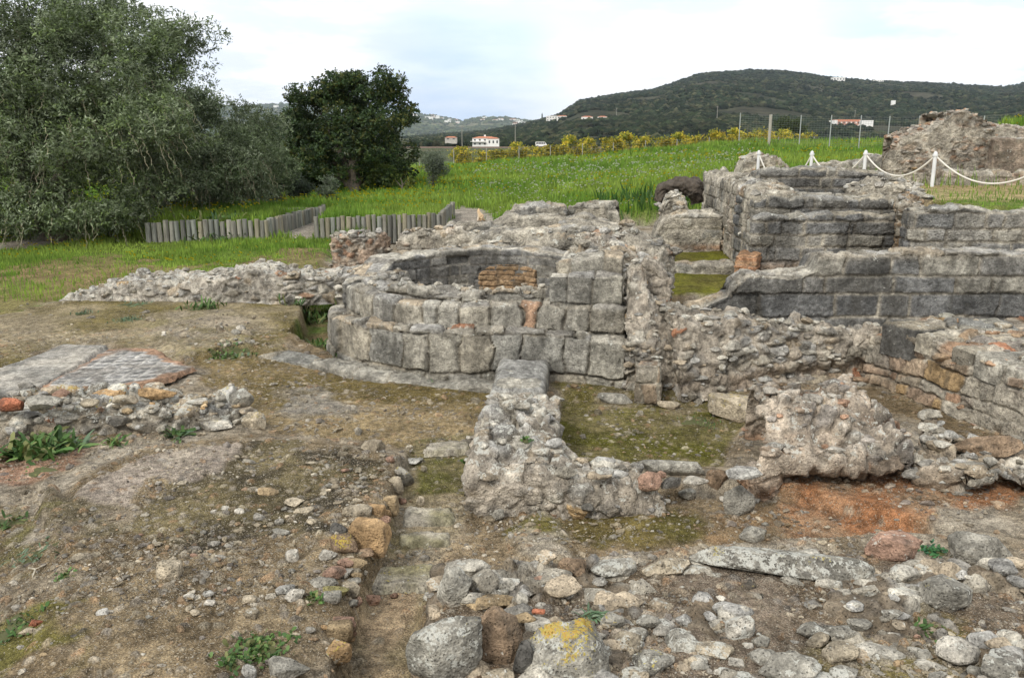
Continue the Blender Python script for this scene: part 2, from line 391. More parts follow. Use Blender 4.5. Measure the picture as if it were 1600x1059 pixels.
def G(px, py):             # the point of the ground seen at a place in the photograph
    a, b, c = ray(px, py); ts = np.geomspace(3.4, 90, 900)
    hh = ground(a * ts, b * ts)[0]; z = CZ + c * ts
    k = np.where(z < hh)[0]; k = k[0] if len(k) else len(ts) - 1
    t = ts[k]
    if k:
        d0 = CZ + c * ts[k - 1] - hh[k - 1]; d1 = z[k] - hh[k]; t = ts[k - 1] + (ts[k] - ts[k - 1]) * d0 / (d0 - d1 + 1e-9)
    return np.array([a * t, b * t, H(a * t, b * t)])
ys = np.concatenate([np.geomspace(2.8, 14, 480), np.geomspace(14, 80, 300)[1:], np.geomspace(80, 9000, 90)[1:]])
us = np.concatenate([np.linspace(-3.0, -.75, 40), np.linspace(-.74, .74, 560), np.linspace(.75, 3.0, 40)])
U, Y = np.meshgrid(us, ys); X = U * (Y + .6)
x, y = X.ravel(), Y.ravel()
h, col, grit, gr = ground(x, y, True)
near = np.where(y < 30)[0]
pp = np.stack([x[near], y[near], np.zeros(len(near))], 1)
fade = (1 - sst(16, 30, y[near])) * (1 - .6 * gr[near])
g_ = np.clip(grit[near], 0, 1)
d = .028 * n2(x[near], y[near], 1.6, 5, 41) + .011 * g_ * n2(x[near], y[near], 14, 4, 43)
nz = np.where(y[near] < 13)[0]
pq = pp[nz] * 13.; pq[:, :2] += .25 * np.stack([n2(x[near][nz], y[near][nz], 9, 2, 3), n2(x[near][nz], y[near][nz], 9, 2, 4)], 1)
f1, f2, idd = voro(pq, 5)
st = (idd < .42 * g_[nz]) * sst(.0, .35, f2 - f1) * np.sqrt(np.clip(1 - (f1 / .62) ** 2, 0, 1))
d[nz] += .022 * st * (.5 + hid(idd, 2))
h[near] += d * fade
sm = np.zeros(len(near)); sm[nz] = st
rc = pick([(.30, .265, .20), (.24, .20, .15), (.34, .30, .24), (.20, .18, .16), (.27, .19, .12)], hid(np.where(sm > 0, 1, 0) * 0 + 0.5, 1))
tmp = np.zeros((len(near), 3)); tmp[nz] = pick([(.30, .265, .20), (.22, .18, .13), (.33, .29, .23), (.18, .165, .145), (.26, .17, .10)], hid(idd, 1))
tmp[nz] *= (.8 + .5 * hid(idd, 3))[:, None]
k = sst(.12, .4, sm)[:, None] * .65
col[near] = col[near] * (1 - k) + tmp * k
col4 = np.concatenate([col, grit[:, None]], 1)
far = y > 120
col4[far, :3] = mix(np.tile((.05, .065, .028), (far.sum(), 1)), np.tile((.10, .09, .05), (far.sum(), 1)), np.clip(n2(x[far], y[far], .01, 4, 77) + .4, 0, 1))
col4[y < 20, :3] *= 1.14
V = np.stack([x, y, h], 1)
tag(mesh('ground', V, grid_faces(len(ys), len(us)), M_SOIL, col=col4), kind='structure')
# ---------------------------------------------------------------- masonry: a closed lattice swept along a path, displaced stone by stone
PAL = {
 'dark': [(.14, .138, .13), (.185, .18, .165), (.12, .122, .122), (.26, .245, .205), (.165, .16, .148), (.145, .147, .145), (.215, .205, .18)],
 'grey': [(.28, .265, .225), (.33, .31, .26), (.235, .23, .205), (.31, .28, .22), (.26, .255, .235)],
 'mid':  [(.25, .238, .20), (.29, .272, .225), (.20, .20, .185), (.31, .275, .21), (.235, .228, .205)],
 'rub':  [(.37, .345, .29), (.30, .275, .225), (.43, .405, .345), (.26, .245, .215), (.36, .30, .22), (.32, .31, .285)],
 'pink': [(.38, .315, .245), (.33, .26, .195), (.43, .38, .315), (.30, .27, .235), (.36, .23, .155), (.37, .34, .29), (.32, .30, .26)],
 'brick': [(.38, .20, .11), (.33, .20, .11), (.40, .21, .12), (.28, .19, .12)],
 'tan':  [(.32, .21, .12), (.27, .19, .11), (.35, .24, .14), (.24, .165, .10)],
 'warm': [(.31, .27, .205), (.33, .24, .155), (.25, .225, .195), (.29, .28, .24), (.30, .20, .13), (.29, .28, .235), (.23, .205, .175)],
}
MORT = (.36, .33, .27)
def masonry(s, w, z, nrm, q, st):
    """returns the outward push and the colour; s along, w across, z up"""
    seed = st.get('seed', 1); n = len(s); q0 = np.stack([s, w, z], 1)
    wob = st.get('wob', .02)
    s = s + wob * fbm(q0 * 5, 2, seed + 1); w = w + wob * fbm(q0 * 5, 2, seed + 2); z = z + wob * .7 * fbm(q0 * 4 + 9, 2, seed + 3)
    kind = st.get('kind', 'ashlar'); B = 4.
    ks, kw, kz = [np.clip(np.abs(nrm[:, i]) - .8, 0, 1) * B for i in range(3)]
    if kind == 'ashlar':
        hs = np.array(st.get('h', [.25])); zz = st.get('z0', z.min())
        hs = np.tile(hs, 40); cum = zz + np.concatenate([[-5.], np.cumsum(hs)]); cum = np.concatenate([[-5], zz + np.concatenate([[0], np.cumsum(hs)])])
        k = np.clip(np.searchsorted(cum, z) - 1, 0, len(cum) - 2)
        dz = np.minimum(z - cum[k], cum[k + 1] - z)
        def cells(c, L, sd):
            kk = k.astype(np.int64); zero = np.zeros_like(kk)
            off = _h(kk, zero, zero, sd); u = c / L + off * 1.0 + kk * .5
            i0 = np.floor(u).astype(np.int64); jit = st.get('jit', .55)
            b = lambda i: i + jit * (_h(i, kk, zero, sd + 5) - .5)
            b0 = b(i0); idx = np.where(u < b0, i0 - 1, i0); idx = np.where(u >= b(i0 + 1), i0 + 1, idx)
            return idx, np.minimum(u - b(idx), b(idx + 1) - u) * L
        i, ds = cells(s, st.get('l', .6), seed); j, dw = cells(w, st.get('lw', .35), seed + 40)
        dj = np.minimum(np.minimum(ds + ks, dz + kz), dw + kw)
        ID = _h(i, j, k.astype(np.int64), seed + 77)
        rough = .6
    else:
        a = st.get('a', (.2, .2, .12)); f1, f2, ID, CC = voro(np.stack([s / a[0], w / a[1], z / a[2]], 1), seed, st.get('vj', .85), True)
        dj = (f2 - f1) * .5 * min(a)*1.1; rough = 1.
    jw = st.get('jw', .009); g = st.get('g', .022); rnd = st.get('rnd', .012)
    patch = np.clip(.5 + 1.3 * fbm(q * 1.1, 3, seed + 60), 0, 1)          # where mortar is still full
    gg = g * (1 - st.get('fill', .5) * patch)
    jn = jw * (1 + .6 * fbm(q0 * 11, 2, seed + 33))
    d = -gg * sst(1.25, .45, dj / jn) - rnd * np.exp(-dj / (1.3 * jn)) * np.clip(.6 + 1.1 * fbm(q0 * 9, 3, seed + 44), 0, 1.6)
    off = st.get('off', .02); r1 = hid(ID, 1)
    d = d + off * (r1 - .5) * 2 * sst(0, jw * 1.5, dj)
    if kind != 'ashlar':                       # every stone shows its own flat face, tilted its own way
        tl = np.stack([hid(ID, 8), hid(ID, 9), hid(ID, 10)], 1) - .5; d = d + np.clip((tl * CC).sum(1) * st.get('tilt', .16) * min(a) * 4, -.05, .05) * sst(0, jw * 1.2, dj)
    miss = r1 < st.get('miss', .02)
    d = d - miss * st.get('missd', .05) * sst(0, jw, dj)
    A = st.get('A', .03) * (.75 if kind == 'ashlar' else .8)
    d = d + A * fbm(q * 1.7, 3, seed + 5) + A * .45 * fbm(q * 7, 4, seed + 6) + st.get('fine', .006) * fbm(q * 28, 3, seed + 7)
    cols = pick(PAL[st.get('pal', 'grey')], hid(ID, 2)) * (.82 + .36 * hid(ID, 3))[:, None]
    if kind == 'ashlar': cols = mix(cols, np.tile(np.array(PAL[st.get('pal', 'grey')]).mean(0), (n, 1)), st.get('even', .5))
    cols = cols * (1 - .38 * sst(-.05, .5, fbm(q * np.array([1.9, 1.9, 1.0]), 4, seed + 15)))[:, None] * 1.12
    up = np.clip(nrm[:, 2], 0, 1) ** 2
    if 'top' in st: cols = mix(cols, pick(PAL[st['top']], hid(ID, 2)) * (.85 + .3 * hid(ID, 4))[:, None], sst(.25, .7, up + .25 * fbm(q * 6, 3, 8)))
    m = np.exp(-(dj / (jw * 1.1)) ** 2) * np.clip(st.get('mort', .8) * (.4 + patch), 0, 1)
    mc = np.array(st.get('mc', MORT))
    # open joints hold soil: dark where the mortar is gone
    cj = mix(np.tile((.085, .07, .05), (n, 1)), np.tile(mc, (n, 1)), patch)
    cols = mix(cols, cj, np.clip(m, 0, 1))
    smear = st.get('smear', 0)
    if smear:
        sm = sst(.5 - smear * .5, .75 - smear * .5, .5 + fbm(q * 2.2, 4, seed + 90)); cols = mix(cols, np.tile(mc, (n, 1)) * (1 + .3 * fbm(q * 9, 3, 4))[:, None], sm * .85)
        d = d * (1 - .55 * sm)
    for (zc, hw, cc, amt) in st.get('bands', ()):
        cols = mix(cols, np.tile(cc, (n, 1)), amt * np.exp(-((q[:, 2] - zc) / hw) ** 2) * np.clip(.6 + fbm(q * 3, 3, 12), 0, 1))
    pk = st.get('spots', 0)
    if pk:                                                           # odd red or ochre stones
        cols = np.where(((hid(ID, 5) < pk) & (dj > jw * .8))[:, None], pick([(.34, .17, .10), (.34, .24, .13), (.32, .21, .14)], hid(ID, 6)), cols)
    ye = st.get('ye', .12) * (.3 + up) * (hid(ID, 7) > .4)
    return d, np.concatenate([cols, ye[:, None]], 1)

def lattice(nI, nJ, nK):
    def c(i, j, k): return (i * (nJ + 1) + j) * (nK + 1) + k
    Fs = []
    I, K = np.meshgrid(np.arange(nI), np.arange(nK), indexing='ij')
    for j, flip in ((0, 0), (nJ, 1)):
        q = np.stack([c(I, j, K), c(I + 1, j, K), c(I + 1, j, K + 1), c(I, j, K + 1)], -1).reshape(-1, 4); Fs.append(q[:, ::-1] if flip else q)
    I, J = np.meshgrid(np.arange(nI), np.arange(nJ), indexing='ij')
    q = np.stack([c(I, J, nK), c(I + 1, J, nK), c(I + 1, J + 1, nK), c(I, J + 1, nK)], -1).reshape(-1, 4); Fs.append(q)
    J, K = np.meshgrid(np.arange(nJ), np.arange(nK), indexing='ij')
    for i, flip in ((0, 1), (nI, 0)):
        q = np.stack([c(i, J, K), c(i, J + 1, K), c(i, J + 1, K + 1), c(i, J, K + 1)], -1).reshape(-1, 4); Fs.append(q[:, ::-1] if flip else q)
    Fs = np.concatenate(Fs); u, inv = np.unique(Fs, return_inverse=True); Fs = inv.reshape(-1, 4)
    k = u % (nK + 1); j = (u // (nK + 1)) % (nJ + 1); i = u // ((nK + 1) * (nJ + 1))
    return i / nI, j / nJ, k / nK, Fs
def vnormals(V, Fs):
    n = np.cross(V[Fs[:, 2]] - V[Fs[:, 0]], V[Fs[:, 3]] - V[Fs[:, 1]]); N = np.zeros_like(V)
    for a in range(4):
        for c in range(3): N[:, c] += np.bincount(Fs[:, a], n[:, c], len(V))
    return N / (np.linalg.norm(N, axis=1, keepdims=True) + 1e-12)
def smooth_v(V, Fs, it, f=.5):
    E = np.concatenate([Fs[:, [0, 1]], Fs[:, [1, 2]], Fs[:, [2, 3]], Fs[:, [3, 0]]]); E = np.concatenate([E, E[:, ::-1]])
    cnt = np.bincount(E[:, 0], minlength=len(V))[:, None]
    for _ in range(it):
        A = np.stack([np.bincount(E[:, 0], V[E[:, 1], c], len(V)) for c in range(3)], 1) / cnt
        V = V + (A - V) * f
    return V
def wall_mesh(pts, th, st, res=.022):
    pts = np.asarray(pts, float); sg = np.hypot(*np.diff(pts[:, :2], axis=0).T); sc = np.concatenate([[0], np.cumsum(sg)]); L = sc[-1]
    Hm = (pts[:, 3] - pts[:, 2]).max()
    nI = max(4, int(L / res)); nJ = max(3, int(th / (res * 1.2))); nK = max(3, int(Hm / res))
    fi, fj, fk, Fs = lattice(nI, nJ, nK)
    s = fi * L; w = fj * th
    ip = lambda c: np.interp(s, sc, pts[:, c])
    X, Yv, zb, zt = ip(0), ip(1), ip(2), ip(3)
    e = .12; sx = lambda c, q: np.interp(np.clip(q, 0, L), sc, pts[:, c])
    tx = sx(0, s + e) - sx(0, s - e); ty = sx(1, s + e) - sx(1, s - e); tl = np.hypot(tx, ty); tx /= tl; ty /= tl
    if st.get('rise'): zt = zt + st['rise'](s, w, L)
    q0 = np.stack([s, w, np.zeros_like(s)], 1)
    rag = st.get('rag', .04)
    zt = zt + rag * fbm(q0 * 3.1, 3, st.get('seed', 1) + 30) + st.get('rag2', .35) * rag * np.sign(fbm(q0 * 2.2 + 5, 2, st.get('seed', 1) + 31))
    er = st.get('er', .05)                                     # the ends and edges have crumbled
    edge = np.minimum(np.minimum(s, L - s), np.minimum(w, th - w) * 1.5)
    zt = zt - er * np.exp(-np.maximum(edge, 0) / .06)
    z = zb + fk * (zt - zb)
    bat = st.get('bat', 0) * (1 - np.clip((z - zb) / np.maximum(zt - zb, .05), 0, 1)) * (1 - fj)
    ww = w - bat
    if st.get('warp'): ww = ww + st['warp'](s, fj, z, L)
    V = np.stack([X - ty * ww, Yv + tx * ww, z], 1)
    V = smooth_v(V, Fs, st.get('sm', 1))
    N = vnormals(V, Fs)
    nl = np.stack([N[:, 0] * tx + N[:, 1] * ty, -N[:, 0] * ty + N[:, 1] * tx, N[:, 2]], 1)
    d, col = masonry(s, ww, V[:, 2].copy(), nl, V, st)
    V = V + N * d[:, None]
    wl = st.get('wl', .25) * (.5 + .8 * np.clip(nl[:, 2], 0, 1))
    return V, Fs, col, wl
def wpts(spec, z0=0):
    """each entry: (px, Y, zb, py_top), or ('g', px, py_base, zb, py_top)"""
    out = []
    for e in spec:
        if e[0] == 'g':
            _, px, pb, zb, pt = e; x_, y_ = P(px, pb, zb)
        else:
            px, y_, zb, pt = e; x_ = xat(px, y_, zat(y_, pt))
        out.append((x_, y_, zb, zat(y_, pt)))
    return out
def rock_mesh(seed, size, ang=.6, sub=4, cuts=9, ndir=0.):
    V, Fc = ico(sub); r = np.random.default_rng(seed); V = V.copy()
    off = r.random(3) * 50
    # squarish or round start, then facets cut by planes
    e = 1.0 - .45 * ang
    if ang > .9: e, cuts = .32, 5
    V = np.sign(V) * np.abs(V) ** e
    if ang <= .9: V /= np.abs(V).max() * .5 + np.linalg.norm(V, axis=1).max() * .5
    for _ in range(cuts):
        n = r.normal(size=3); n /= np.linalg.norm(n); dd = r.uniform(.52, .84) if ang <= .9 else r.uniform(.95, 1.3)
        t = V @ n - dd; V = V - np.outer(np.maximum(t, 0) * (.88 + .12 * ang), n)
    q = V * np.array([1, 1, .8]) + off
    nn = V / (np.linalg.norm(V, axis=1, keepdims=True) + 1e-9)
    amp = .04 + .07 * (1 - ang)
    V = V + nn * (amp * fbm(q * 1.6, 3, seed % 97) + (.02 + .02 * (1 - ang)) * fbm(q * 6, 4, seed % 89) + .014 * fbm(q * 16, 3, seed % 83))[:, None]
    V = V / np.abs(V).max(0) * np.array(size) / 2
    return V, Fc
_pr = {}
def protos(sub):
    if sub not in _pr: _pr[sub] = [(rock_mesh(900 + i, (1, 1, 1), .7, sub, cuts=11)[0]) for i in range(10)]
    return _pr[sub]
def embed(V, Fs, col, wl, n, smin, smax, pal, seed, upw=2.0, sub=3, flat=.6, zmin=-9, wlk=.5, ye=.2):
    """loose and half-sunk stones bedded in the surface, appended to the same mesh"""
    r = np.random.default_rng(seed); N = vnormals(V, Fs); p = np.clip(N[:, 2], 0.02, 1) ** upw * (N[:, 1] < .8) * (V[:, 2] > zmin) + .02; p /= p.sum()
    idx = r.choice(len(V), n, p=p); P3 = protos(sub); Ft = ico(sub)[1]; VV, FF, CC, WW = [V], [], [col], [wl]; off = len(V)
    for k in idx:
        R = r.normal(size=(3, 3)); R, _ = np.linalg.qr(R); s = smin + (smax - smin) * r.random() ** 2
        v = (P3[r.integers(10)] @ R.T) * np.array([s * r.uniform(.8, 1.4), s * r.uniform(.7, 1.1), s * flat * r.uniform(.7, 1.2)])
        v = v + V[k] + N[k] * s * (.10 if N[k][2] > .6 else -.05)
        c = pick(PAL[pal], np.array([r.random()]))[0] * r.uniform(.85, 1.25)
        VV.append(v); FF.append(Ft + off); off += len(v)
        CC.append(np.tile(np.append(c, ye * (r.random() > .5)), (len(v), 1))); WW.append(np.full(len(v), wlk * r.random() * 1.6))
    return np.concatenate(VV), [Fs, np.concatenate(FF)], np.concatenate(CC), np.concatenate(WW)
def wall(name, label, cat, spec, th, st, res=.022, parent=None, raw=False, mat=None, group=None):
    pts = spec if raw else wpts(spec)
    V, Fs, col, wl = wall_mesh(pts, th, st, res)
    if st.get('emb'): V, Fs, col, wl = embed(V, Fs, col, wl, *st['emb'], seed=st.get('seed', 1), upw=st.get('embup', 2.))
    o = mesh(name, V, Fs, mat or M_STONE, parent, col=col, wl=wl, org=base_of(V) if parent is None else None)
    if parent is None: tag(o, label, cat, group)
    elif label: o['label'] = label
    return o
# ---------------------------------------------------------------- the apse: three stepped rings of blocks, inner face, brick niche
def arc(cx, cy, R, a0, a1, zb, zts, n=40, tail=()):
    out = []
    for i in range(n + 1):
        a = radians(a0 + (a1 - a0) * i / n)
        out.append((cx + R * cos(a), cy + R * sin(a), zb, float(np.interp(i / n, np.linspace(0, 1, len(zts)), zts))))
    return out + list(tail)
AC = (-.4, 12.6)
apse = thing('apse_wall', 'curved apse wall of large grey blocks stepping up in three rings', 'ruined wall', (AC[0], AC[1] - 2.4, -.05))
ST1 = dict(kind='ashlar', h=[.17, .50, .3], z0=-.04, l=.42, lw=.5, jit=.5, pal='mid', top='rub', jw=.017, g=.06, rnd=.014, off=.026, wob=.035, rag=.03, er=.05, fill=.25, mort=.75, mc=(.22, .195, .15), seed=11, bat=.05, ye=.12, wl=.35, A=.03, spots=.008, miss=.02)
wall('plinth_ring', None, None, arc(*AC, 2.38, 172, 284, -.3, [.52, .55, .62, .68, .70, .70, .68], tail=[(.75, 10.17, -.15, .66), (1.42, 9.98, -.15, .60)]), .62, ST1, .018, apse, raw=True)
ST2 = dict(ST1, h=[.36, .2], z0=.63, l=.34, lw=.3, seed=12, pal='grey', jw=.016, g=.055, bat=.02)
wall('middle_ring', None, None, arc(*AC, 2.1, 165, 284, .3, [.86, .9, .97, .98, .98, .97, .97], tail=[(.75, 10.42, .3, .99), (1.44, 10.25, .3, .98)]), .5, ST2, .018, apse, raw=True)
ST3 = dict(ST2, emb=(90, .06, .18, 'rub'), h=[.14, .2], z0=.97, l=.45, lw=.25, seed=13, pal='grey', rag=.05, off=.03)
wall('upper_ring', None, None, arc(*AC, 1.86, 150, 284, .5, [.98, .98, 1.03, 1.08, 1.10, 1.11, 1.10], tail=[(.47, 10.9, .5, 1.12)]), .38, ST3, .02, apse, raw=True)
STI = dict(kind='ashlar', h=[.17, .15, .2, .16], z0=.1, l=.33, lw=.3, pal='dark', top='rub', jw=.009, g=.02, rnd=.01, off=.014, seed=15, ye=.05, wl=.2, rag=.03, fill=.6, mort=.45, er=.03)
wall('inner_face', None, None, arc(*AC, 1.62, 188, 18, .1, [1.0, 1.0, 1.14, 1.2, 1.2, 1.2, 1.24, 1.24, 1.2, 1.15, 1.1]), .55, STI, .022, apse, raw=True)
wall('left_shoulder', None, None, [(-3.0, 13.9, .1, .84), (-2.3, 13.75, .1, .92), (-1.5, 14.1, .1, 1.02)], .55, dict(kind='rub', a=(.24, .24, .1), pal='rub', seed=16, g=.03, off=.03, wl=.4, emb=(40, .08, .2, 'rub')), .025, apse, raw=True)
bk = arc(*AC, 1.60, 96, 60, .42, [.80, .95, .98, .98, .98, .96, .9])
wall('brick_niche', 'tan brick infill in the dark inner face', None, bk, .10, dict(kind='ashlar', h=[.09], z0=.4, l=.3, lw=.3, pal='tan', jw=.009, g=.028, rnd=.006, off=.012, mort=.1, fill=.05, seed=17, rag=.01, er=.02, ye=.04, wl=0), .015, apse, raw=True)
wall('niche_edge', None, None, arc(*AC, 1.605, 101, 95, .42, [.6, .98], n=6), .12, dict(kind='rub', a=(.1, .1, .06), pal='dark', seed=18), .02, apse, raw=True)
# low curved footing in front of the apse
foot = [(*P(a, b, 0)[:2], -.05, t) for a, b, t in ((402, 560, .05), (440, 566, .07), (500, 578, .08), (560, 592, .09), (640, 603, .10), (720, 612, .09), (792, 616, .08))]
wall('curved_footing', 'low curved grey stone footing at the foot of the apse wall', 'footing', foot, .42, dict(kind='ashlar', h=[.3], z0=-.1, l=.7, lw=.5, pal='grey', top='grey', jw=.012, g=.02, seed=19, rag=.03, A=.02, er=.05, wl=.3), .022, raw=True)

# ---------------------------------------------------------------- pier, buttress and the long ashlar wall
pier = thing('stepped_pier', 'stepped grey block pier closing the right side of the apse', 'pier', (xat(915, 10.5, 1), 10.5, .9))
PS = dict(kind='ashlar', h=[.40, .4], z0=.975, l=.42, lw=.4, jit=.5, pal='mid', top='rub', jw=.014, g=.045, rnd=.014, off=.012, seed=22, rag=.02, er=.03, fill=.5, A=.02, mort=.7, ye=.10)
wall('lower_blocks', None, None, [(xat(857, 10.5, 1.2), 10.52, .9, 1.37), (xat(973, 10.36, 1.2), 10.38, .9, 1.375)], .34, PS, .018, pier, raw=True)
wall('upper_blocks', None, None, [(xat(872, 10.8, 1.4), 10.82, 1.0, 1.51), (xat(972, 10.7, 1.4), 10.70, 1.0, 1.53)], .75, dict(PS, h=[.62, .4], z0=.95, l=.5, seed=25, rag=.04), .02, pier, raw=True)
RUBC = dict(kind='rub', a=(.17, .17, .11), pal='rub', jw=.014, g=.045, rnd=.018, off=.045, smear=.40, mc=(.33, .29, .235), seed=31, A=.055, fine=.016, wl=.3, rag=.09, er=.10, spots=.02, miss=.06, ye=.15)
bx0 = [(xat(978, 9.75, .5), 9.78, -.1, .72), (xat(1020, 9.72, .5), 9.74, -.1, .70), (xat(1062, 9.8, .5), 9.82, -.1, .55)]
o = wall('buttress', 'broken rubble and mortar buttress between the pier and the long wall', 'buttress', bx0, 1.15, dict(RUBC, bat=.0, seed=33, rag=.08, rise=lambda s, w, L: .78 * sst(.0, .62, w) * (1 - .35 * sst(.3, .6, s)), emb=(150, .05, .16, 'rub'), embup=.4, A=.04), .018, raw=True)
wall('corner_stones', None, None, [(*P(988, 625, 0), -.05, .46), (*P(1030, 628, 0), -.05, .46)], .2, dict(kind='ashlar', h=[.24], z0=-.03, l=.22, pal='warm', jw=.012, g=.03, seed=35, off=.02, rag=.01, er=.02), .016, thing('corner_block', 'pair of squared blocks with an ochre face at the buttress foot', 'stone block', (*P(1008, 625, 0), -.05)), raw=True)
wall('upper_lump', None, None, [(xat(1003, 10.35, 1.4), 10.4, 1.0, 1.56), (xat(1052, 10.35, 1.4), 10.42, 1.0, 1.52)], .45, dict(RUBC, seed=36, er=.14, rag=.06), .02, thing('mortar_lump', 'rounded lump of rubble and mortar on top of the buttress', 'masonry lump', (xat(1025, 10.4, 1.4), 10.4, 1.0)), raw=True)
lw = thing('ashlar_wall', 'long grey ashlar wall on a rubble base crossing the middle of the ruins', 'ruined wall', (3.5, 10.4, 0))
wall('rubble_base', None, None, [('g', 1052, 622, -.05, 492), ('g', 1120, 616, -.05, 500), ('g', 1200, 606, -.05, 508), ('g', 1290, 598, -.05, 512), ('g', 1400, 592, -.05, 510), ('g', 1520, 590, -.05, 510), (1720, 10.4, 0, 510)], .75,
     dict(RUBC, emb=(420, .05, .17, 'rub'), embup=.4, smear=.25, seed=37, bat=.22, a=(.22, .22, .14), rise=lambda s, w, L: .10 * w, bands=[(.12, .14, (.24, .165, .105), .5)], A=.04, er=.02, warp=lambda s, fj, z, L: (1 - fj) * .14 * np.exp(-((z - .12) / .12) ** 2) * sst(.8, 1.6, s)), .018, lw)
AW = dict(even=.25, kind='ashlar', h=[.16, .31, .235, .27, .12], z0=.62, l=.72, lw=.5, jit=.75, pal='dark', top='rub', jw=.017, g=.05, rnd=.012, off=.018, fine=.008, seed=41, rag=.035, er=.035, fill=.45, A=.022, mort=1.0, wl=.35, ye=.07, bands=[(1.60, .06, (.27, .24, .19), .7)])
wall('ashlar_courses', None, None, [(1052, 10.62, .5, 486), (1100, 10.60, .5, 478), (1140, 10.6, .5, 462), (1152, 10.6, .5, 440), (1172, 10.6, .5, 431), (1240, 10.6, .5, 432), (1272, 10.6, .5, 424), (1282, 10.6, .5, 402), (1330, 10.6, .5, 397), (1400, 10.6, .5, 396), (1500, 10.6, .5, 397), (1600, 10.6, .5, 394), (1760, 10.6, .5, 396)], .6, AW, .018, lw)
# the wall of squared blocks at the right
bw = thing('block_wall', 'wall of squared tan and grey blocks running towards the viewer at the right edge', 'ruined wall', (*P(1480, 640, 0), -.05))
wall('courses', None, None, [('g', 1352, 597, -.05, 520), ('g', 1380, 606, -.05, 508), ('g', 1450, 634, -.05, 532), ('g', 1530, 664, -.05, 560), ('g', 1600, 694, -.05, 592), ('g', 1720, 745, -.05, 640)], 2.1,
     dict(kind='ashlar', h=[.16, .13, .24, .12, .25], z0=-.05, l=.33, lw=.3, jit=.9, pal='warm', top='warm', jw=.013, g=.05, rnd=.016, off=.035, emb=(110, .06, .20, 'warm'), seed=47, rag=.05, er=.03, wob=.045, fill=.2, A=.03, mort=.4, spots=.10, wl=.25, smear=.12, bat=.06), .017, bw)
bwp = np.array(wpts([('g', 1352, 597, -.05, 520), ('g', 1380, 606, -.05, 508), ('g', 1450, 634, -.05, 532), ('g', 1530, 664, -.05, 560), ('g', 1600, 694, -.05, 592), ('g', 1720, 745, -.05, 640)]))
bs = np.concatenate([[0], np.cumsum(np.hypot(*np.diff(bwp[:, :2], axis=0).T))])
def onw(s_, out=0.):
    q_ = [np.interp(s_, bs, bwp[:, i]) for i in range(4)]; t_ = bwp[-1, :2] - bwp[0, :2]; t_ /= np.linalg.norm(t_)
    return q_[0] + t_[1] * out, q_[1] - t_[0] * out, q_[3]
def capb(name, lab, s0, s1, dz, top, dp, pal, seed):
    a_, b_ = onw(s0, .02), onw(s1, .02)
    wall(name, lab, None, [(a_[0], a_[1], a_[2] - dz, a_[2] + top), (b_[0], b_[1], b_[2] - dz, b_[2] + top)], dp, dict(PS, h=[1.9], z0=0, l=9., lw=9., pal=pal, top='grey' if pal != 'dark' else 'mid', seed=seed, rag=.01, er=.03, wl=.35, A=.03), .016, bw, raw=True)
capb('corner_block', 'large dark grey corner block', .22, .72, .34, .06, .52, 'dark', 48)
for i, (s0, s1, dz, pal) in enumerate(((.76, .98, .20, 'mid'), (1.30, 1.62, .22, 'mid'), (1.66, 1.98, .24, 'grey'), (2.06, 2.50, .22, 'grey'), (2.56, 2.95, .22, 'mid'))):
    capb('cap_block', None, s0, s1, dz, .035, .32, pal, 50 + i)
wall('back_block', None, None, [(xat(1485, 10.0, .8), 10.05, .4, .84), (xat(1592, 9.85, .8), 9.8, .4, .82)], .5, dict(PS, h=[.9], z0=0, l=1.2, lw=2., pal='mid', top='mid', seed=57, er=.05), .02, bw, raw=True)

# ---------------------------------------------------------------- low walls at the left
wall('low_rubble_wall', 'low whitish rubble wall running from the left lawn to the apse', 'ruined wall', [('g', 98, 474, 0, 468), ('g', 140, 474, 0, 452), ('g', 200, 474, 0, 440), ('g', 260, 475, 0, 437), ('g', 350, 480, 0, 434), ('g', 368, 480, 0, 424), ('g', 440, 478, 0, 424), ('g', 520, 474, 0, 426), ('g', 600, 474, .1, 436)], .8,
     dict(kind='rub', a=(.26, .26, .15), pal='rub', jw=.014, g=.045, rnd=.02, off=.05, emb=(200, .07, .17, 'rub'), embup=1., seed=61, smear=.3, mc=(.36, .33, .28), rag=.06, er=.08, bat=.08, spots=.04, wl=.6, ye=.1, A=.05, rise=lambda s, w, L: .04 * sst(0, .6, w)), .02)
wall('low_stone_wall', 'low lichened wall of loose stones and mortar with weeds in front at left', 'ruined wall', [('g', -260, 690, -.05, 652), ('g', 0, 694, -.05, 652), ('g', 80, 692, -.05, 642), ('g', 200, 690, -.05, 645), ('g', 300, 682, -.05, 650), ('g', 385, 676, -.05, 648), ('g', 416, 668, -.05, 655)], .72,
     dict(kind='rub', a=(.24, .22, .15), pal='rub', jw=.018, g=.07, rnd=.025, off=.05, emb=(300, .05, .20, 'rub'), embup=.25, seed=63, smear=0, mc=(.27, .24, .19), rag=.04, er=.07, bat=.05, spots=.06, wl=.7, ye=.5, A=.05, rise=lambda s, w, L: .08 * sst(0, .5, w)), .014)
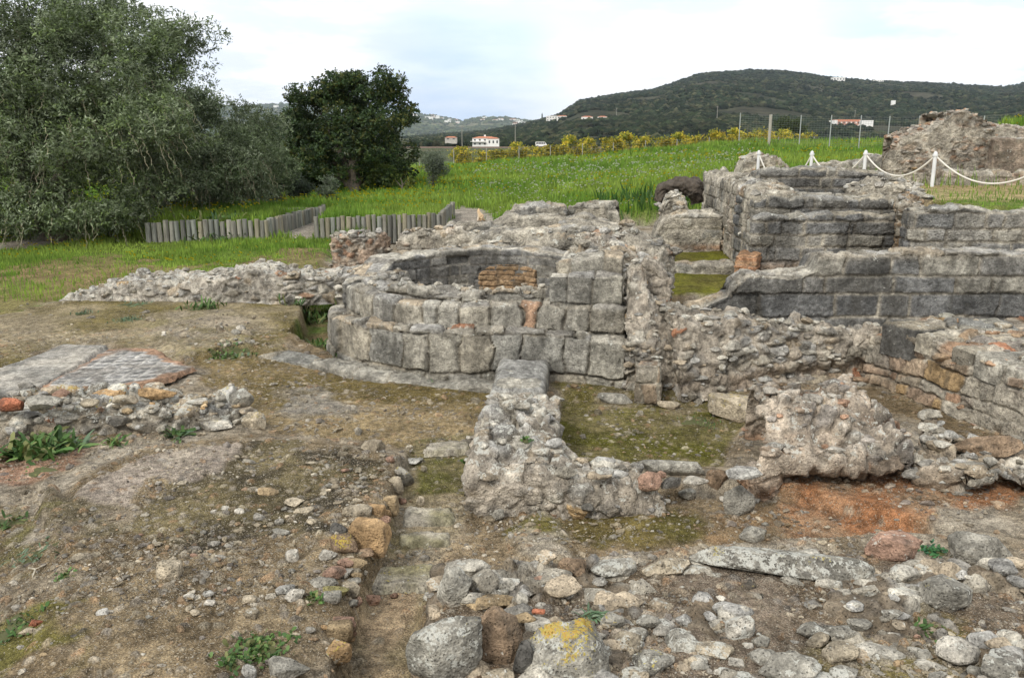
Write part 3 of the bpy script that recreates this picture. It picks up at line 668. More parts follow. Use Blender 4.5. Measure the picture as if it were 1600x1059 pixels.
# ---------------------------------------------------------------- divider in the middle and the curved rubble after it
dv = thing('divider_wall', 'narrow rubble wall from the apse toward the viewer with a long slab on top', 'ruined wall', (*P(790, 690, 0), -.05))
def near_path(sp): return [(*P(a, b, z)[:2], z, t) for a, b, z, t in sp]
wall('long_slab', 'long grey slab at the far end', None, near_path([(782, 606, -.05, .36), (774, 640, -.05, .40), (764, 668, -.05, .41)]), .60, dict(kind='ashlar', h=[.9], z0=-.5, l=6., lw=3., pal='grey', top='grey', seed=71, rag=.02, er=.07, A=.035, rnd=0, wl=.3, sm=2), .016, dv, raw=True)
RN = dict(RUBC, emb=(60, .05, .17, 'rub'), a=(.2, .2, .14), seed=72, rag=.09, er=.12, A=.06, smear=.62, spots=.03, wl=.6, ye=.25)
wall('rubble_body', None, None, near_path([(764, 664, -.05, .40), (758, 700, -.05, .42), (742, 750, -.1, .44), (728, 792, -.15, .36), (726, 812, -.15, .22)]), .76, RN, .014, dv, raw=True)
wall('rubble_tail', None, None, near_path([(812, 812, -.15, .34), (868, 815, -.15, .34), (930, 818, -.15, .20), (1000, 815, -.15, .10), (1050, 808, -.15, .04)]), .62, dict(RN, seed=74, rag=.10, er=.16, rise=lambda s, w, L: .10 * sst(.1, .4, w) * (1 - s / L)), .014, dv, raw=True)
# ---------------------------------------------------------------- the ridge of concrete at the right
def ridge_warp(s, fj, z, L):       # the face has been eaten away under a lip
    return (1 - fj) * (.36 * sst(.20, .04, z) * sst(.2, .7, s) - .06 * sst(.2, .5, z))
rg = thing('concrete_ridge', 'eroded pinkish concrete ridge overhanging red earth at the right', 'ruined wall', (*P(1350, 760, 0), -.1))
wall('ridge_body', None, None, [('g', 1150, 772, -.1, 712), ('g', 1180, 790, -.12, 716), ('g', 1250, 796, -.14, 722), ('g', 1350, 796, -.14, 728), ('g', 1440, 792, -.14, 722)], 1.35,
     dict(RUBC, emb=(90, .05, .17, 'pink'), a=(.26, .26, .2), seed=81, pal='pink', A=.06, smear=.65, mc=(.36, .305, .24), rag=.10, er=.22, g=.06, jw=.018, rnd=.03, off=.05, rise=lambda s, w, L: .36 * sst(.05, .95, w) * sst(-.05, .65, s) + .03 * sst(.2, .9, s), warp=ridge_warp, bands=[(-.02, .12, (.28, .15, .08), .85)], wl=.5, ye=.35, fine=.022), .014, rg)
wall('ridge_tail', None, None, [('g', 1425, 790, -.14, 716), ('g', 1500, 800, -.12, 738), ('g', 1600, 806, -.1, 752), ('g', 1760, 830, -.1, 775)], 1.0,
     dict(RUBC, embup=.5, emb=(300, .05, .19, 'rub'), a=(.20, .2, .12), seed=83, pal='rub', A=.07, smear=.45, mc=(.28, .235, .18), rag=.09, er=.10, rise=lambda s, w, L: .13 * sst(.05, .9, w) * (1 - .55 * s / L), warp=ridge_warp, bands=[(.0, .12, (.24, .155, .09), .7)], fine=.02, g=.05, off=.05), .014, rg)

# ---------------------------------------------------------------- walls behind the apse
RB = dict(emb=(60, .09, .24, 'rub'), kind='rub', a=(.19, .19, .10), pal='rub', jw=.016, g=.05, rnd=.02, off=.04, seed=91, smear=.15, rag=.10, er=.10, wl=.4, A=.05, fine=.014, fill=.3)
AB = dict(kind='ashlar', h=[.22, .17, .25], z0=0, l=.45, lw=.4, jit=.8, pal='mid', top='rub', jw=.017, g=.04, rnd=.018, off=.025, seed=92, rag=.08, er=.07, fill=.4, A=.03, mort=.7, wl=.3, smear=.08, ye=.1, fine=.012, miss=.03)
def rw(name, label, spec, th, st, res=.028, cat='ruined wall', **k):
    return wall(name, label, cat, spec, th, st, res, mat=M_FAR, **k)
stub = [(xat(568, 18.8, .5) + .74 * cos(radians(a)), 18.8 + .6 * sin(radians(a)), .0, 1.04) for a in np.linspace(180, 340, 14)]
wall('round_stub', 'stubby round-ended rubble wall with pink plaster beside the timber edging', 'wall stub', stub, .62, dict(RB, pal='pink', seed=93, smear=.6, mc=(.36, .27, .20), rag=.05, er=.08, wl=.6), .024, raw=True)
rw('brick_course_wall', 'low rubble wall with orange brick courses right of the round stub', [(618, 18.2, .1, 370), (650, 18.1, .1, 362), (690, 18.0, .1, 358), (735, 17.9, .1, 361), (748, 17.8, .1, 372)], .7, dict(RB, pal='pink', a=(.26, .26, .15), seed=94, smear=.1, bands=[(.55, .10, (.36, .17, .09), .75)]))
rw('stepped_rubble_wall', 'rubble-topped wall just behind the dark inner face of the apse', [(672, 15.4, .2, 396), (700, 15.3, .2, 392), (760, 15.2, .2, 386), (815, 15.2, .2, 384), (822, 15.2, .2, 373), (895, 15.1, .2, 374), (985, 15.0, .2, 392)], .9, dict(RB, pal='mid', seed=95, kind='ashlar', h=[.2], z0=.07, l=.36, top='rub'))
rw('plastered_wall', 'smooth weathered grey wall with a sloping left end behind the apse', [(728, 16.9, .2, 376), (745, 16.8, .2, 366), (780, 16.7, .2, 360), (835, 16.6, .2, 358), (910, 16.5, .2, 352), (965, 16.5, .2, 356), (975, 16.4, .2, 372)], 1.0, dict(AB, h=[.5, .4], l=1.4, pal='grey', seed=96, smear=.45, g=.008, rnd=.004))
rw('purple_grey_wall', 'low purplish grey wall below the sitting cat', [(690, 18.9, .2, 352), (745, 18.8, .2, 350), (780, 18.7, .2, 348), (790, 18.7, .2, 340), (850, 18.6, .2, 339), (905, 18.6, .2, 340), (960, 18.6, .2, 345)], .8, dict(AB, h=[.5, .35], l=.9, pal='mid', seed=97, smear=.4, g=.010))
rw('dark_block_wall', 'tall dark block wall highest behind the apse', [(778, 20.3, .2, 338), (795, 20.2, .2, 330), (803, 20.2, .2, 321), (820, 20.2, .2, 318), (880, 20.1, .2, 322), (888, 20.1, .2, 328)], .8, dict(AB, h=[.42], l=.7, pal='dark', seed=98, smear=.12))
rw('right_block_wall', 'grey wall with a rounded block on top beside the meadow', [(884, 20.9, .2, 323), (908, 20.8, .2, 321), (912, 20.8, .2, 316), (948, 20.8, .2, 316), (950, 20.7, .2, 328), (968, 20.7, .2, 332), (971, 20.7, .2, 345)], .7, dict(AB, h=[.4, .3], l=.8, pal='mid', seed=99, smear=.2))
rw('rubble_slope', 'sloping rubble mass of pale stones above the stepped pier', [(880, 13.2, .3, 392), (900, 13.1, .3, 382), (930, 13.0, .3, 376), (965, 12.9, .3, 384), (985, 12.8, .3, 402), (1000, 12.7, .3, 410)], 1.3, dict(RB, pal='pink', seed=100, smear=.3, rise=lambda s, w, L: .16 * sst(0, 1.3, w)))
rw('filled_core', 'flat rubble top between the apse ring and the pier', [(868, 11.6, .3, 404), (930, 11.5, .3, 401), (975, 11.45, .3, 400)], 1.1, dict(RB, seed=101))
# rooms at the right
rm = 17.6
rw('cross_wall', 'low grey cross wall between the two mossy floors', [(960, 17.5, .2, 410), (1060, 17.4, .2, 411), (1150, 17.3, .2, 410)], .4, dict(AB, h=[.6], l=2., pal='grey', seed=103, smear=.3, rag=.03))
rw('sunken_back_wall', 'dark stained back wall of the mossy room with a sloping left end', [(968, 21.4, .2, 374), (1020, 21.3, .2, 374), (1030, 21.3, .2, 352), (1042, 21.3, .2, 338), (1060, 21.3, .2, 334), (1130, 21.2, .2, 332)], .8, dict(AB, h=[.28], l=.6, pal='mid', seed=104, smear=.35, bands=[(.38, .08, (.28, .16, .09), .8)]))
rw('white_rubble_stub', 'pale jagged rubble stub on the back wall of the mossy room', [(1036, 21.7, .8, 322), (1046, 21.7, .8, 306), (1058, 21.7, .8, 300), (1072, 21.7, .8, 304), (1080, 21.7, .8, 325)], .6, dict(RB, seed=105, smear=.3, wl=.8), cat='wall stub')
fr = [(*P(1128, 392, .3), .2, 2.12), (xat(1140, 19.6, .3), 19.6, .2, 2.10), (xat(1158, 18.2, .3), 18.2, .2, 2.02), (*P(1172, 425, .3), .2, 1.78)]
rw('receding_wall', 'tall warm grey wall receding along the right side of the mossy room', fr, 1.0, dict(RB, kind='ashlar', h=[.3], z0=0, l=.4, lw=.4, pal='warm', seed=106, smear=.35, rag=.08, top='rub'), raw=True)
far_r = [(xat(1096, 27, 1), 27.0, .4, zat(27, 272)), (xat(1100, 25, 1), 25.0, .4, zat(25, 276)), (xat(1118, 23, 1), 23.0, .3, zat(23, 280)), (xat(1128, 21.6, 1), 21.6, .3, zat(21.6, 282))]
rw('jagged_wall', 'far jagged wall with vertical cracks behind the dark stump', far_r, .9, dict(AB, h=[.3], l=.3, pal='grey', seed=107, rag=.16, smear=.2), raw=True)
rw('brick_step', 'orange brick quoin at the foot of the dark stepped wall', [(1149, 16.9, .2, 396), (1183, 16.7, .2, 397)], .5, dict(kind='ashlar', h=[.09], z0=.2, l=.28, lw=.28, pal='brick', jw=.01, g=.015, off=.015, seed=108, rag=.02, er=.04, ye=.02, wl=.05, mort=.5), cat='brick quoin')
tw = thing('dark_stepped_wall', 'broad dark grey block wall in two steps below the rope posts', 'ruined wall', (xat(1290, 17.4, .3), 17.4, .2))
TW = dict(kind='ashlar', h=[.27, .22, .30, .25], z0=.12, l=.5, lw=.5, jit=.9, pal='dark', top='grey', jw=.024, g=.05, rnd=.012, off=.02, seed=110, rag=.05, er=.06, fill=.45, A=.022, mort=1.0, wl=.3, fine=.010, miss=.02, even=.25, ye=.12)
wall('lower_face', None, None, [(1174, 17.05, .2, 340), (1200, 17.0, .2, 335), (1408, 17.0, .2, 335)], .6, dict(TW, bands=[(.5, .10, (.26, .2, .15), .8)]), .028, tw, mat=M_FAR)
wall('upper_face', None, None, [(1180, 17.5, .2, 312), (1215, 17.5, .2, 309), (1300, 17.5, .2, 308), (1412, 17.4, .2, 311)], 1.6, dict(TW, seed=112), .028, tw, mat=M_FAR)
rw('recess_wall', 'eroded brownish corner between the dark stepped wall and the terrace wall', [(1402, 16.7, .2, 318), (1425, 16.6, .2, 316), (1445, 16.5, .2, 322)], 2.2, dict(RB, pal='tan', seed=113, smear=.3, a=(.2, .2, .12)))
rw('terrace_wall', 'dark block retaining wall under the dry grass terrace at right', [(1425, 15.7, .2, 324), (1470, 15.6, .2, 323), (1530, 15.55, .2, 327), (1600, 15.5, .2, 331), (1800, 15.4, .2, 338)], .7, dict(TW, seed=114, l=.55, h=[.26, .24, .3], A=.03))
rw('top_block_wall', 'highest tier of dark blocks behind the stepped wall, in front of the ropes', [(1186, 19.9, 1.2, 277), (1192, 19.9, 1.2, 266), (1290, 19.8, 1.2, 264), (1385, 19.7, 1.2, 272), (1400, 19.6, 1.2, 284)], 1.2, dict(TW, seed=116, l=.6, pal='dark'))
rw('terrace_rubble', 'pale rubble edge stepping down to the terrace beside the near rope post', [(1330, 18.6, 1.2, 291), (1360, 18.5, 1.2, 287), (1400, 18.4, 1.2, 285), (1450, 18.3, 1.2, 292), (1466, 18.3, 1.2, 302)], 1.3, dict(RB, seed=117, smear=.4))
rw('far_block_wall', 'long low grey wall behind the ropes', [(1278, 29.2, 1.2, 258), (1345, 29.0, 1.2, 251), (1352, 28.9, 1.2, 244), (1395, 28.7, 1.2, 240), (1440, 28.2, 1.2, 240)], 1.0, dict(AB, seed=118, h=[.35], l=.8, pal='grey', smear=.25))
rw('leaning_rubble_stub', 'pointed rubble stub behind the farthest rope post', [(1158, 31, 1.0, 268), (1166, 31, 1.0, 252), (1180, 31, 1.0, 242), (1198, 31, 1.0, 238), (1216, 31, 1.0, 243), (1234, 31, 1.0, 262), (1242, 31, 1.0, 272)], 1.2, dict(RB, seed=119, pal='pink', rag=.12), .035, cat='wall stub')
wall('entry_sill', 'flat pale ledge wall at the left of the mossy room', 'ruined wall', [(1085, 23.2, 1.0, 300), (1110, 22.8, 1.0, 290)], 1, dict(RB, seed=120), .04, mat=M_FAR) if False else None
bigr = thing('tall_ruin', 'tall reddish rubble ruin with a raised hump on the right terrace', 'ruin', (xat(1500, 25, 2), 25, 1.7))
wall('rubble_body', None, None, [(1372, 25.6, 1.6, 262), (1384, 25.5, 1.6, 238), (1398, 25.4, 1.6, 216), (1425, 25.3, 1.6, 205), (1455, 25.2, 1.6, 201), (1470, 25.2, 1.6, 193), (1490, 25.1, 1.6, 178), (1508, 25.1, 1.6, 172), (1526, 25.1, 1.6, 175), (1550, 25.1, 1.6, 192), (1575, 25.0, 1.6, 195), (1620, 25.0, 1.6, 197), (1850, 24.8, 1.6, 200)], 2.4,
     dict(RB, pal='pink', emb=(420, .09, .24, 'pink'), a=(.19, .19, .075), seed=121, g=.05, off=.05, smear=.02, rag=.07, rag2=0, er=.04, A=.035, wl=.15, tilt=.1, sm=3, spots=.05), .035, bigr, mat=M_FAR)
wall('plaster_face', None, None, [(1556, 24.8, 1.6, 214), (1640, 24.75, 1.6, 214), (1850, 24.6, 1.6, 214)], .5, dict(AB, h=[2.4], z0=0, l=4., seed=122, pal='warm', smear=.6, mc=(.25, .20, .155), g=.006, rag=.03), .035, bigr, mat=M_FAR)
wall('front_ledge', None, None, [(1465, 24.55, 1.6, 264), (1540, 24.5, 1.6, 268), (1850, 24.4, 1.6, 266)], .6, dict(AB, h=[.25], l=.5, seed=123, pal='pink', smear=.3), .035, bigr, mat=M_FAR)

# ---------------------------------------------------------------- the near rubble wall whose top fills the lower right of the view
wall('near_rubble_wall', 'broad low wall of rubble and soil whose top fills the lower right of the photo', 'ruined wall',
     [(-.56, 3.40, -.3, .29), (.6, 3.4, -.3, .33), (1.6, 3.4, -.3, .32), (3.0, 3.4, -.3, .30), (4.6, 3.4, -.3, .28)], 1.66,
     dict(kind='rub', a=(.15, .15, .12), pal='rub', jw=.02, g=.05, rnd=.02, off=.035, seed=131, smear=.62, mc=(.165, .13, .09), A=.05, fine=.014, wl=.12, ye=.25, rag=.06, er=.14, fill=.3, mort=.9, emb=(620, .03, .23, 'rub')), .016, raw=True)
# ---------------------------------------------------------------- loose stones
RC = {'g': (.29, .275, .235), 'w': (.46, .43, .37), 't': (.33, .25, .15), 'o': (.38, .255, .135), 'r': (.36, .14, .08), 'b': (.25, .18, .12), 'B': (.34, .33, .30),
      'd': (.11, .105, .095), 'p': (.34, .22, .16), 'y': (.30, .27, .12), 'c': (.36, .31, .23)}
# photo box (left, top, right, bottom), colour, angularity, yellow lichen, pale lichen, height (None: on the ground), category, label
RK = [
 (628, 950, 752, 1085, 'g', .3, .25, .8, None, 'big grey boulder with pale lichen nearest the viewer, left of the pitted one'),
 (744, 950, 816, 1052, 'b', .5, .2, .15, None, 'pitted brown upright boulder between two big lichened boulders'),
 (816, 955, 974, 1085, 'g', .2, .95, .7, None, 'big round boulder with a bright orange lichen patch'),
 (798, 953, 838, 977, 't', .6, .1, .1, .36, 'small tan stone lying on top between the two boulders'),
 (831, 951, 852, 960, 'r', .9, 0, 0, .40, 'flat red tile shard beside the small tan stone on the boulders'),
 (683, 884, 737, 955, 'g', .4, .35, .4, None, 'grey mossy upright stone at the left end of the near rubble'),
 (733, 899, 812, 926, 'w', .5, .1, .8, None, 'flat whitish rock behind the pitted boulder'),
 (726, 920, 814, 958, 't', .3, .1, .3, None, 'rounded tan rock just above the pitted boulder'),
 (829, 891, 871, 923, 'p', .6, .15, .3, None, 'pinkish angular stone left of the small rounded boulder'),
 (871, 869, 921, 913, 'b', .1, .3, .3, None, 'smooth egg-like brown boulder at the back edge of the near rubble'),
 (922, 862, 998, 909, 'g', .4, .4, .9, None, 'grey rock with white and yellow lichen right of the egg-like boulder'),
 (1000, 866, 1085, 908, 'c', .7, .3, .7, None, 'cracked pale rock left of the long lichened slab'),
 (1082, 846, 1372, 912, 'g', .7, .5, .9, None, 'long grey slab with white and yellow lichen across the near rubble'),
 (1362, 824, 1466, 884, 'p', .4, .1, .4, None, 'reddish grey boulder at the right end of the long slab'),
 (1498, 820, 1606, 894, 'g', .15, .1, .4, None, 'big round grey boulder at the right edge of the photo'),
 (1444, 892, 1532, 964, 'g', .7, .45, .5, None, 'tilted grey stone with a yellow-stained upper face at right'),
 (1419, 909, 1449, 937, 'g', .3, .1, .3, None, 'small grey stone leaning on the tilted yellow-stained stone'),
 (1137, 955, 1191, 1008, 'w', .5, .05, 1., None, 'stone wholly crusted with white lichen in the near rubble'),
 (980, 1005, 1058, 1066, 'g', .7, .6, .6, None, 'triangular stone with orange lichen right of the big orange-patched boulder'),
 (1041, 981, 1098, 1028, 'g', .6, .1, 1., None, 'grey stone with white crusts above the triangular stone'),
 (939, 952, 977, 986, 'g', .4, .8, .4, None, 'small stone with orange lichen behind the big orange-patched boulder'),
 (995, 957, 1040, 985, 'g', .4, .2, .8, None, 'half-buried grey stone with white specks in the near soil'),
 (1090, 1000, 1159, 1036, 'c', .4, .2, .9, None, 'pale lichened stone below the white-crusted one'),
 (1159, 817, 1207, 850, 'g', .5, .1, .1, None, 'single grey stone on the orange earth above the long slab'),
 (1494, 887, 1522, 900, 'w', .5, .1, .6, None, 'little whitish stone left of the round boulder at the edge'),
 (1433, 1012, 1460, 1032, 'g', .5, .1, .5, None, 'little grey stone near the lower right corner'),
 (1585, 905, 1606, 932, 'r', .6, 0, 0, None, 'red brick fragment at the right edge under the round boulder'),
 (800, 1000, 840, 1066, 'd', .5, .05, .3, None, 'dark stone wedged between the two boulders at the bottom'),
 (750, 1043, 804, 1075, 'c', .4, .1, .4, None, 'pale stone under the pitted boulder at the bottom edge'),
 (1180, 1015, 1290, 1080, 'g', .4, .2, .6, None, 'broad grey lichened rock at the bottom edge, centre right'),
 (1290, 1000, 1350, 1040, 'c', .5, .2, .4, None, 'beige rock beside the broad grey one at the bottom right'),
 (1330, 960, 1372, 990, 'g', .6, .1, .3, None, 'thin grey stone below the mossy patch at right'),
 (1540, 1020, 1606, 1075, 'g', .5, .2, .7, None, 'grey boulder cut off by the lower right corner'),
 (998, 714, 1112, 746, 'g', .8, .05, .3, None, 'long flat grey stone along the edge of the moss pit'),
 (996, 736, 1036, 773, 'p', .2, .05, .2, .10, 'beige egg-shaped stone before the long flat grey stone'),
 (1032, 741, 1068, 771, 'd', .7, 0, .2, .08, 'angular grey stone right of the beige egg-shaped one'),
 (1066, 738, 1109, 766, 'w', .6, 0, .5, .10, 'pale blocky stone right of the angular grey one'),
 (918, 718, 998, 758, 'c', .7, .15, .3, None, 'flat tan slab between the divider wall and the long grey stone'),
 (928, 736, 950, 750, 'p', .3, .05, .1, .12, 'small tan cobble on the left of the flat tan slab'),
 (1022, 734, 1042, 750, 'p', .3, .05, .1, .18, 'small beige cobble resting on the egg-shaped stone'),
 (1131, 727, 1195, 757, 'B', .6, .05, .4, .30, 'flat pale grey block lying on top of the standing block'),
 (1130, 752, 1186, 812, 'g', .6, .05, .2, None, 'standing grey block at the left end of the concrete ridge'),
 (1104, 728, 1141, 768, 'b', .3, .1, .2, None, 'brown lumpy rock beside the standing grey block'),
 (1113, 603, 1214, 662, 'c', .5, .7, .3, None, 'big pale block with a yellow lichen spot at the back of the moss pit'),
 (932, 613, 990, 634, 'g', .8, .0, .3, None, 'flat grey slab at the foot of the buttress'),
 (1028, 625, 1066, 641, 'c', .8, .0, .1, None, 'flat beige stone at the back edge of the moss pit'),
 (1258, 583, 1302, 604, 'c', .3, .0, .2, None, 'fallen rounded pinkish stone behind the concrete ridge'),
 (1297, 588, 1320, 603, 'p', .4, .0, .1, None, 'small orange stone beside the fallen rounded stone'),
 (1320, 588, 1368, 600, 'b', .7, .0, .1, None, 'flat brown stone near the foot of the block wall'),
 (561, 681, 599, 708, 'c', .7, .1, .1, None, 'cream angular stone at the edge of the brown patio'),
 (610, 727, 647, 764, 'g', .6, .9, .2, None, 'stone with an orange-yellow lichen top left of the channel'),
 (605, 744, 631, 773, 'c', .6, .6, .2, None, 'smaller yellow-lichened stone just below the first by the channel'),
 (545, 809, 607, 867, 'o', .95, .3, .1, None, 'big squared ochre block at the left brink of the channel'),
 (508, 832, 557, 872, 'b', .5, .8, .3, None, 'brown stone with yellow lichen left of the ochre block'),
 (496, 855, 526, 880, 'w', .2, .0, .4, None, 'round whitish cobble left of the yellow-lichened brown stone'),
 (527, 867, 574, 892, 't', .8, .1, .1, None, 'flat tan brick-like stone below the ochre block'),
 (502, 881, 539, 909, 'p', .5, .05, .1, None, 'pale pink angular stone below the whitish cobble'),
 (475, 896, 524, 923, 'g', .4, .1, .2, None, 'flat olive-grey stone in the heap by the channel'),
 (499, 911, 543, 940, 'y', .7, .2, .1, None, 'olive-tan block under the flat olive-grey stone'),
 (534, 905, 565, 934, 'c', .4, .05, .3, None, 'greyish beige stone right of the olive-tan block'),
 (428, 908, 459, 933, 'B', .3, .0, .3, None, 'blue-grey cobble left of the white angular one'),
 (443, 916, 475, 945, 'w', .7, .0, .3, None, 'white angular stone beside the blue-grey cobble'),
 (567, 924, 595, 949, 'p', .6, .0, .2, None, 'beige stone on the channel floor'),
 (609, 924, 622, 935, 'p', .2, .0, .1, None, 'tiny pink pebble on the channel floor'),
 (510, 969, 549, 1005, 't', .9, .1, .1, None, 'squared tan stone above the lichen-topped cube by the channel'),
 (500, 998, 547, 1043, 'o', .85, .8, .5, None, 'tan cube with lichen on its top at the lower channel brink'),
 (413, 1022, 480, 1070, 'g', .8, .0, .1, None, 'pointed grey rock at the bottom edge left of the channel'),
 (374, 1037, 403, 1066, 'B', .4, .0, .2, None, 'small pale blue-grey stone at the bottom edge by the clover'),
 (242, 875, 279, 908, 'c', .9, .0, .1, None, 'upright wedge of cream stone alone on the rubble ground'),
 (110, 863, 134, 881, 'c', .6, .0, .1, None, 'small cream stone near the dry twig'),
 (42, 966, 63, 981, 'r', .8, .0, .0, None, 'red tile fragment at lower left'),
 (27, 979, 57, 993, 'c', .5, .0, .1, None, 'flat pale stone below the red tile fragment'),
 (444, 857, 469, 881, 'w', .15, .0, .4, None, 'round white cobble alone left of the stone heap'),
 (146, 948, 168, 967, 'B', .4, .0, .3, None, 'pale blue-grey stone in the left foreground gravel'),
 (316, 920, 334, 933, 'B', .5, .0, .2, None, 'upper of two small bluish stones in the middle gravel'),
 (316, 935, 336, 949, 'w', .6, .0, .2, None, 'lower of two small bluish white stones in the middle gravel'),
 (475, 976, 493, 991, 'w', .5, .0, .2, None, 'small white stone above the clover patch'),
 (442, 774, 476, 793, 'c', .4, .1, .3, None, 'cream stone, upper one of the pair on the dark rubble'),
 (456, 790, 490, 806, 'c', .4, .2, .3, None, 'cream stone, lower one of the pair on the dark rubble'),
 (400, 761, 437, 776, 't', .8, .2, .1, None, 'flat tan stone set in the dark rubble'),
 (420, 823, 452, 838, 'g', .6, .1, .3, None, 'small grey flat stone in the middle of the dark rubble'),
 (512, 815, 541, 838, 'd', .5, .0, .2, None, 'dark grey stone above the yellow-lichened brown one'),
 (598, 775, 622, 804, 't', .9, .0, .1, None, 'tilted tan brick piece leaning at the brink of the channel'),
 (575, 788, 601, 811, 'o', .9, .1, .1, None, 'ochre piece behind the tilted tan brick'),
 (530, 781, 579, 815, 'c', .6, .1, .3, None, 'greyish pink rock above the ochre block'),
 (620, 776, 638, 789, 'p', .4, .0, .1, None, 'small pink stone at the top of the channel'),
 (649, 774, 663, 793, 'c', .6, .0, .1, None, 'small upright cream stone on the channel step'),
 (756, 772, 797, 794, 'g', .9, .0, .3, None, 'tilted grey shard at the foot of the divider wall'),
 (768, 794, 790, 816, 'g', .6, .0, .4, None, 'grey stone below the tilted shard'),
 (629, 713, 661, 727, 'B', .7, .0, .4, None, 'flat blue-grey stone at the head of the channel'),
 (602, 712, 618, 725, 'p', .3, .0, .1, None, 'small rounded tan stone near the head of the channel'),
 (726, 679, 740, 689, 'w', .3, .0, .2, None, 'little white stone against the divider wall'),
 (18, 612, 88, 648, 'g', .8, .05, .1, .34, 'large tilted grey slab lying on the low stone wall at left'),
 (-12, 618, 32, 650, 'r', .6, .0, .1, .32, 'rough red stone at the left edge on the low wall'),
 (80, 607, 107, 626, 'p', .6, .0, .1, .33, 'small pinkish stone behind the tilted grey slab'),
 (124, 622, 152, 641, 'c', .2, .0, .1, .34, 'rounded beige stone on the low stone wall'),
 (141, 603, 191, 627, 'o', .8, .1, .1, .30, 'long ochre stone behind the rounded beige one'),
 (168, 614, 209, 637, 'c', .5, .2, .6, .33, 'blocky pale lichened stone between the two ochre stones'),
 (210, 604, 271, 629, 'o', .8, .2, .1, .30, 'longest ochre stone at the back of the low stone wall'),
 (213, 642, 274, 672, 'w', .3, .7, .7, None, 'white stone with yellow lichen in the face of the low wall'),
 (300, 649, 362, 678, 'w', .5, .6, .7, None, 'white and yellow lichened stone low in the wall above the weed'),
 (376, 637, 417, 674, 'c', .4, .7, .6, None, 'yellow-lichened stone at the right end of the low wall'),
 (353, 606, 393, 642, 'g', .4, .4, .6, .26, 'grey stone with yellow lichen on the wall end'),
 (288, 620, 325, 637, 'w', .5, .1, .7, .26, 'whitish flat stone on the middle of the low wall'),
 (1488, 676, 1604, 722, 'b', .6, .0, .2, .22, 'long brown stone on the tail of the concrete ridge'),
 (1478, 672, 1500, 690, 'B', .2, .0, .3, .35, 'small bluish cobble by the foot of the block wall'),
]
def place_rock(i, box, c, ang, ye, wl_, z, label, cat='stone', group=None, sub=None, name='loose_stone'):
    l, t, r, b = box; cx = (l + r) / 2
    if z is None: g = G(cx, b - (b - t) * .10)
    else: g = np.array([*P(cx, b - (b - t) * .10, z), z])
    d = dist(g[1], g[2]); W = (r - l) * d / F * 1.02; al = math.atan2(CZ - g[2], g[1]); hp = (b - t) * d / F
    D = W * .72
    if W > 2.2 * hp / cos(al): D = min(D, hp * 1.1)
    if D * sin(al) > .55 * hp: D = .55 * hp / sin(al)
    Hh = max((hp - D * sin(al)) / cos(al), .25 * min(W, D))
    size = np.array([W, D, Hh * (1.36 if z is None else 1.12)])
    if sub is None: sub = 5 if (r - l) > 60 else 4 if (r - l) > 22 else 3
    ang = .3 + .7 * ang
    V, Fc = rock_mesh(1000 + i * 7, size, ang, sub, cuts=16 if ang > .5 else 11)
    rr = np.random.default_rng(i + 500); tz = rr.uniform(-.2, .2); tx = rr.uniform(-.08, .08)
    R = np.array([[cos(tz), -sin(tz), 0], [sin(tz), cos(tz), 0], [0, 0, 1]]) @ np.array([[cos(tx), 0, sin(tx)], [0, 1, 0], [-sin(tx), 0, cos(tx)]])
    V = V @ R.T
    V = V + np.array([g[0], g[1] + D * .42, g[2] + size[2] * (.5 - (.24 if z is None else .06))])
    nz = (V[:, 2] - V[:, 2].min()) / (np.ptp(V[:, 2]) + 1e-9)
    col = np.array(RC[c]) * (1 + .18 * fbm(V * 9, 3, i % 50))[:, None]
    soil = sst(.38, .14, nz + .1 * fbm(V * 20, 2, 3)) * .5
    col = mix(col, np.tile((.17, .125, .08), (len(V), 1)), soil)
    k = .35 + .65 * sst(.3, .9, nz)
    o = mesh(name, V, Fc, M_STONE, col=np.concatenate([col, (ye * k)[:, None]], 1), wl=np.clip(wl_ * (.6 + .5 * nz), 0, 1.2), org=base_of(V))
    return tag(o, label, cat, group)
for i, (l, t, r, b, c, ang, ye, wl_, z, label) in enumerate(RK):
    cat = 'boulder' if 'boulder' in label else 'slab' if 'slab' in label.split(' with')[0].split(' at ')[0].split(' between')[0] and 'before' not in label and 'behind' not in label else 'stone'
    place_rock(i, (l, t, r, b), c, ang, ye, wl_, z, label, cat, name={'boulder': 'boulder', 'slab': 'stone_slab'}.get(cat, 'loose_stone'))
# the smaller stones of the rubble, each its own, told apart by nothing
def scatter(n, poly, lab, grp, smin, smax, seed, cols='ccgwgtbcpw', wl_=.3, ye=.1, z=None):
    r = np.random.default_rng(seed); poly = np.array(poly, float); k = 0; lo, hi = poly.min(0), poly.max(0)
    while k < n:
        p = r.uniform(lo, hi)
        if sdf(poly, np.array([p[0]]), np.array([p[1]]))[0] < 0: continue
        s = smin + (smax - smin) * r.random() ** 2.5; a = r.uniform(.55, .8)
        place_rock(seed * 100 + k, (p[0] - s / 2, p[1] - s * a / 2, p[0] + s / 2, p[1] + s * a / 2), cols[r.integers(len(cols))], r.uniform(.3, .9), ye * r.random(), wl_ * r.random(), z, lab, 'stone', grp, sub=3, name='rubble_stone')
        k += 1
scatter(70, [(380, 750), (600, 720), (540, 960), (500, 1010), (300, 960), (250, 880)], 'small stone in the gravel left of the channel', 'small stones left of the channel', 7, 22, 71)
scatter(26, [(20, 820), (230, 790), (260, 1040), (10, 1050)], 'small stone in the gravel at the lower left', 'small stones at the lower left', 6, 15, 72)
scatter(46, [(760, 910), (1420, 905), (1590, 980), (1590, 1050), (1080, 1050), (980, 990), (800, 950)], 'small stone in the soil of the near rubble', 'small stones in the near rubble', 8, 30, 73, wl_=.8, ye=.3)
